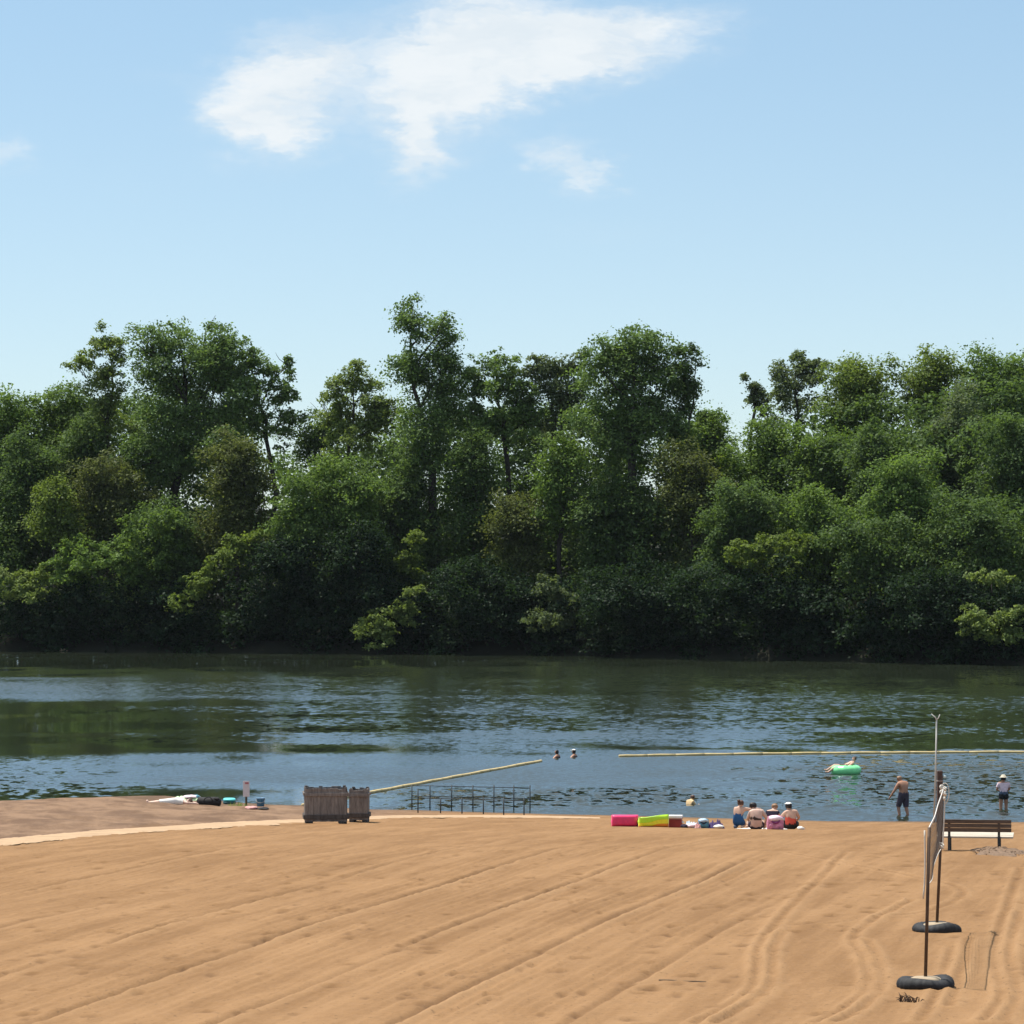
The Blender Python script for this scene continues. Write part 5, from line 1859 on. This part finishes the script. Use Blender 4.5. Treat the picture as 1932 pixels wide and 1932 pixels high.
def lying_person():
    a, b = hit(147, 804.0), hit(196, 806.0)
    c = (a + b) / 2
    ang = math.degrees(math.atan2(b.y - a.y, b.x - a.x))
    c.y += 0.2
    c.z = gz(c.x, c.y) + 0.0
    r = person(loc=c, rz=-90 + 4, label='pale person sunbathing flat on the grey sand left of the black duffel bag')
    # +y of the figure runs to the right of the picture after the turn: head to the right
    pose = dict(pelvis=(0, .0, .13), spine=(0, .17, .125), chest=(0, .36, .135), neck=(0, .51, .11), jaw=(0, .58, .12), skull=(0, .67, .11), crown=(0, .73, .11), nose=(0.0, .62, .215),
                shL=(-.18, .44, .11), elL=(-.34, .58, .08), wrL=(-.20, .78, .06), shR=(.18, .44, .11), elR=(.36, .56, .08), wrR=(.22, .80, .06),
                hipL=(-.1, -.03, .12), kneL=(-.12, -.45, .11), ankL=(-.13, -.86, .07), toeL=(-.16, -.90, .18), hipR=(.1, -.03, .12), kneR=(.13, -.45, .11), ankR=(.15, -.86, .07), toeR=(.18, -.90, .18))
    figure(r, pose, SKIN2, 1.0, HAIRB, 0.0, [('swimsuit', lambda b_, t, c_, cw: b_ in TORSO and c_[1] < .40, .014, WHITE), ('towel_wrap', lambda b_, t, c_, cw: b_ in (('hipL', 'kneL'), ('hipR', 'kneR')), .016, WHITE)])


lying_person()


# ------------------------------------------------------------------ float lines
def float_line(pts, label, n_seg=None):
    P = [onwater(a * K, b * K) for a, b in pts]
    org = P[0]
    r = empty('float_line', org, 0, label, 'float line', 'swim area float lines')
    C = catmull(P, 14)
    rr = random.Random(len(pts))
    loc = [p - org + Vector((0, 0, 0.035 + 0.008 * math.sin(i * 0.9))) for i, p in enumerate(C)]
    MB().tube(loc, 0.035, 8).build('cable', mat_basic('line_cable', (0.40, 0.32, 0.18), 0.7, 0.2, 4), r, True)
    # long yellow float sleeves threaded on the cable
    L = [0.0]
    for a, b in zip(loc[:-1], loc[1:]):
        L.append(L[-1] + (b - a).length)

    def at(s):
        i = min(max(int(np.searchsorted(L, s)) - 1, 0), len(loc) - 2)
        t = (s - L[i]) / max(1e-6, L[i + 1] - L[i])
        return loc[i].lerp(loc[i + 1], t)
    s, k = 0.0, 0
    ln = max(1.5, L[-1] / 60)
    while s + ln * 0.5 < L[-1]:
        e = min(s + ln - 0.006, L[-1])
        q = [at(s + (e - s) * t / 4) for t in range(5)]
        MB().tube(q, 0.076, 10).build('float', ROPEY, r, True)
        s += ln
        k += 1


float_line([(571, 1521), (695, 1497.5), (800, 1478), (900, 1459.5), (1022, 1437)], 'yellow float line slanting from behind the crates out to the swimmers')
float_line([(1168, 1428), (1300, 1425.5), (1500, 1423), (1700, 1421.5), (1850, 1420.5), (2100, 1420)], 'long yellow float line running straight to the right edge of the swim area')


# ------------------------------------------------------------------ bits and pieces on the sand
def build_bits():
    rr = np.random.default_rng(9)
    c = hit(909, 1003)
    mb = MB()
    for i in range(28):
        a = rr.uniform(0, 6.28)
        L = rr.uniform(0.04, 0.14)
        p = Vector((rr.normal() * 0.07, rr.normal() * 0.10, 0.0))
        q = p + Vector((math.cos(a) * L, math.sin(a) * L, rr.uniform(0.0, 0.12)))
        mb.tube([p, (p + q) / 2 + Vector((0, 0, 0.03)), q], [0.010, 0.008, 0.003], 5)
    o = mb.build('dry_weed', mat_basic('dry_weed', (0.075, 0.045, 0.028), 0.95, 0.4, 12))
    o.location = c
    tag(o, 'clump of dry dark weed on the sand below the nearer tyre', 'weed')
    a, b = hit(659, 981.4), hit(706, 983.0)
    mb = MB()
    pts = [(0, 0, 0.012)] + [tuple((b - a) * t + Vector((0, 0.01 * math.sin(5 * t), 0.012 + 0.004 * math.sin(9 * t)))) for t in (0.25, 0.5, 0.75, 1.0)]
    mb.tube(catmull(pts, 4), [0.02 - 0.0006 * i for i in range(17)], 7)
    o = mb.build('stick', mat_basic('stick', (0.10, 0.065, 0.04), 0.9, 0.3, 6), smooth=True)
    o.location = a
    tag(o, 'long thin stick lying on the raked sand', 'stick')
    c = hit(800.5, 830.0)
    o = MB().ball((0, 0, 0.05), (0.11, 0.09, 0.055), 16, 0.16, 4).build('paper_bag', WHITE, smooth=True)
    o.location = c
    tag(o, 'crumpled white paper lying right of the bather in the white cap', 'paper')
    c = hit(237, 806.2)
    mb = MB()
    for i in range(90):
        a = rr.uniform(0, 6.28)
        p = Vector((rr.normal() * 0.18, rr.normal() * 0.3, -0.02))
        q = p + Vector((math.cos(a) * 0.1, math.sin(a) * 0.1, rr.uniform(0.08, 0.22)))
        s = Vector((math.sin(a), -math.cos(a), 0)) * 0.012
        mb._add([p - s, p + s, q], [(0, 1, 2)])
    o = mb.build('grass_tuft', LEAF['pale'])
    o.location = c
    tag(o, 'tuft of pale grass at the foot of the sign stake', 'grass')
    # pale driftwood and stones on the far waterline
    for i, (px, py, s, lab) in enumerate(((1706, 1249, 1.0, 'pale driftwood log stranded on the far waterline at the right'), (118, 1229, 0.5, 'small pale rock on the far waterline at the left'))):
        c = onwater(px * K, py * K)
        o = MB().ball((0, 0, 0.1), (0.8 * s, 0.4, 0.28 * s), 16, 0.25, 3 + i).build('driftwood_log' if i == 0 else 'rock', CONC, smooth=True)
        o.location = c
        tag(o, lab, 'log' if i == 0 else 'rock')


build_bits()



# ------------------------------------------------------------------ thin summer haze over the lake
def build_haze():
    mb = MB()
    x, y0, y1, z0, z1 = 1800, -100, 3400, -6, 60
    vs = [(sx * x, y, z) for sx in (-1, 1) for y in (y0, y1) for z in (z0, z1)]
    mb._add(vs, [(0, 1, 3, 2), (4, 6, 7, 5), (0, 4, 5, 1), (2, 3, 7, 6), (0, 2, 6, 4), (1, 5, 7, 3)])
    m = bpy.data.materials.new('haze')
    m.use_nodes = True
    g = G(m.node_tree)
    out = g.add('ShaderNodeOutputMaterial')
    v = g.add('ShaderNodeVolumePrincipled')
    v.inputs['Color'].default_value = (0.80, 0.90, 1.0, 1)
    v.inputs['Density'].default_value = 0.00002
    v.inputs['Anisotropy'].default_value = 0.2
    g.l.new(v.outputs[0], out.inputs['Volume'])
    o = mb.build('haze', m)
    tag(o, kind='stuff')


build_haze()
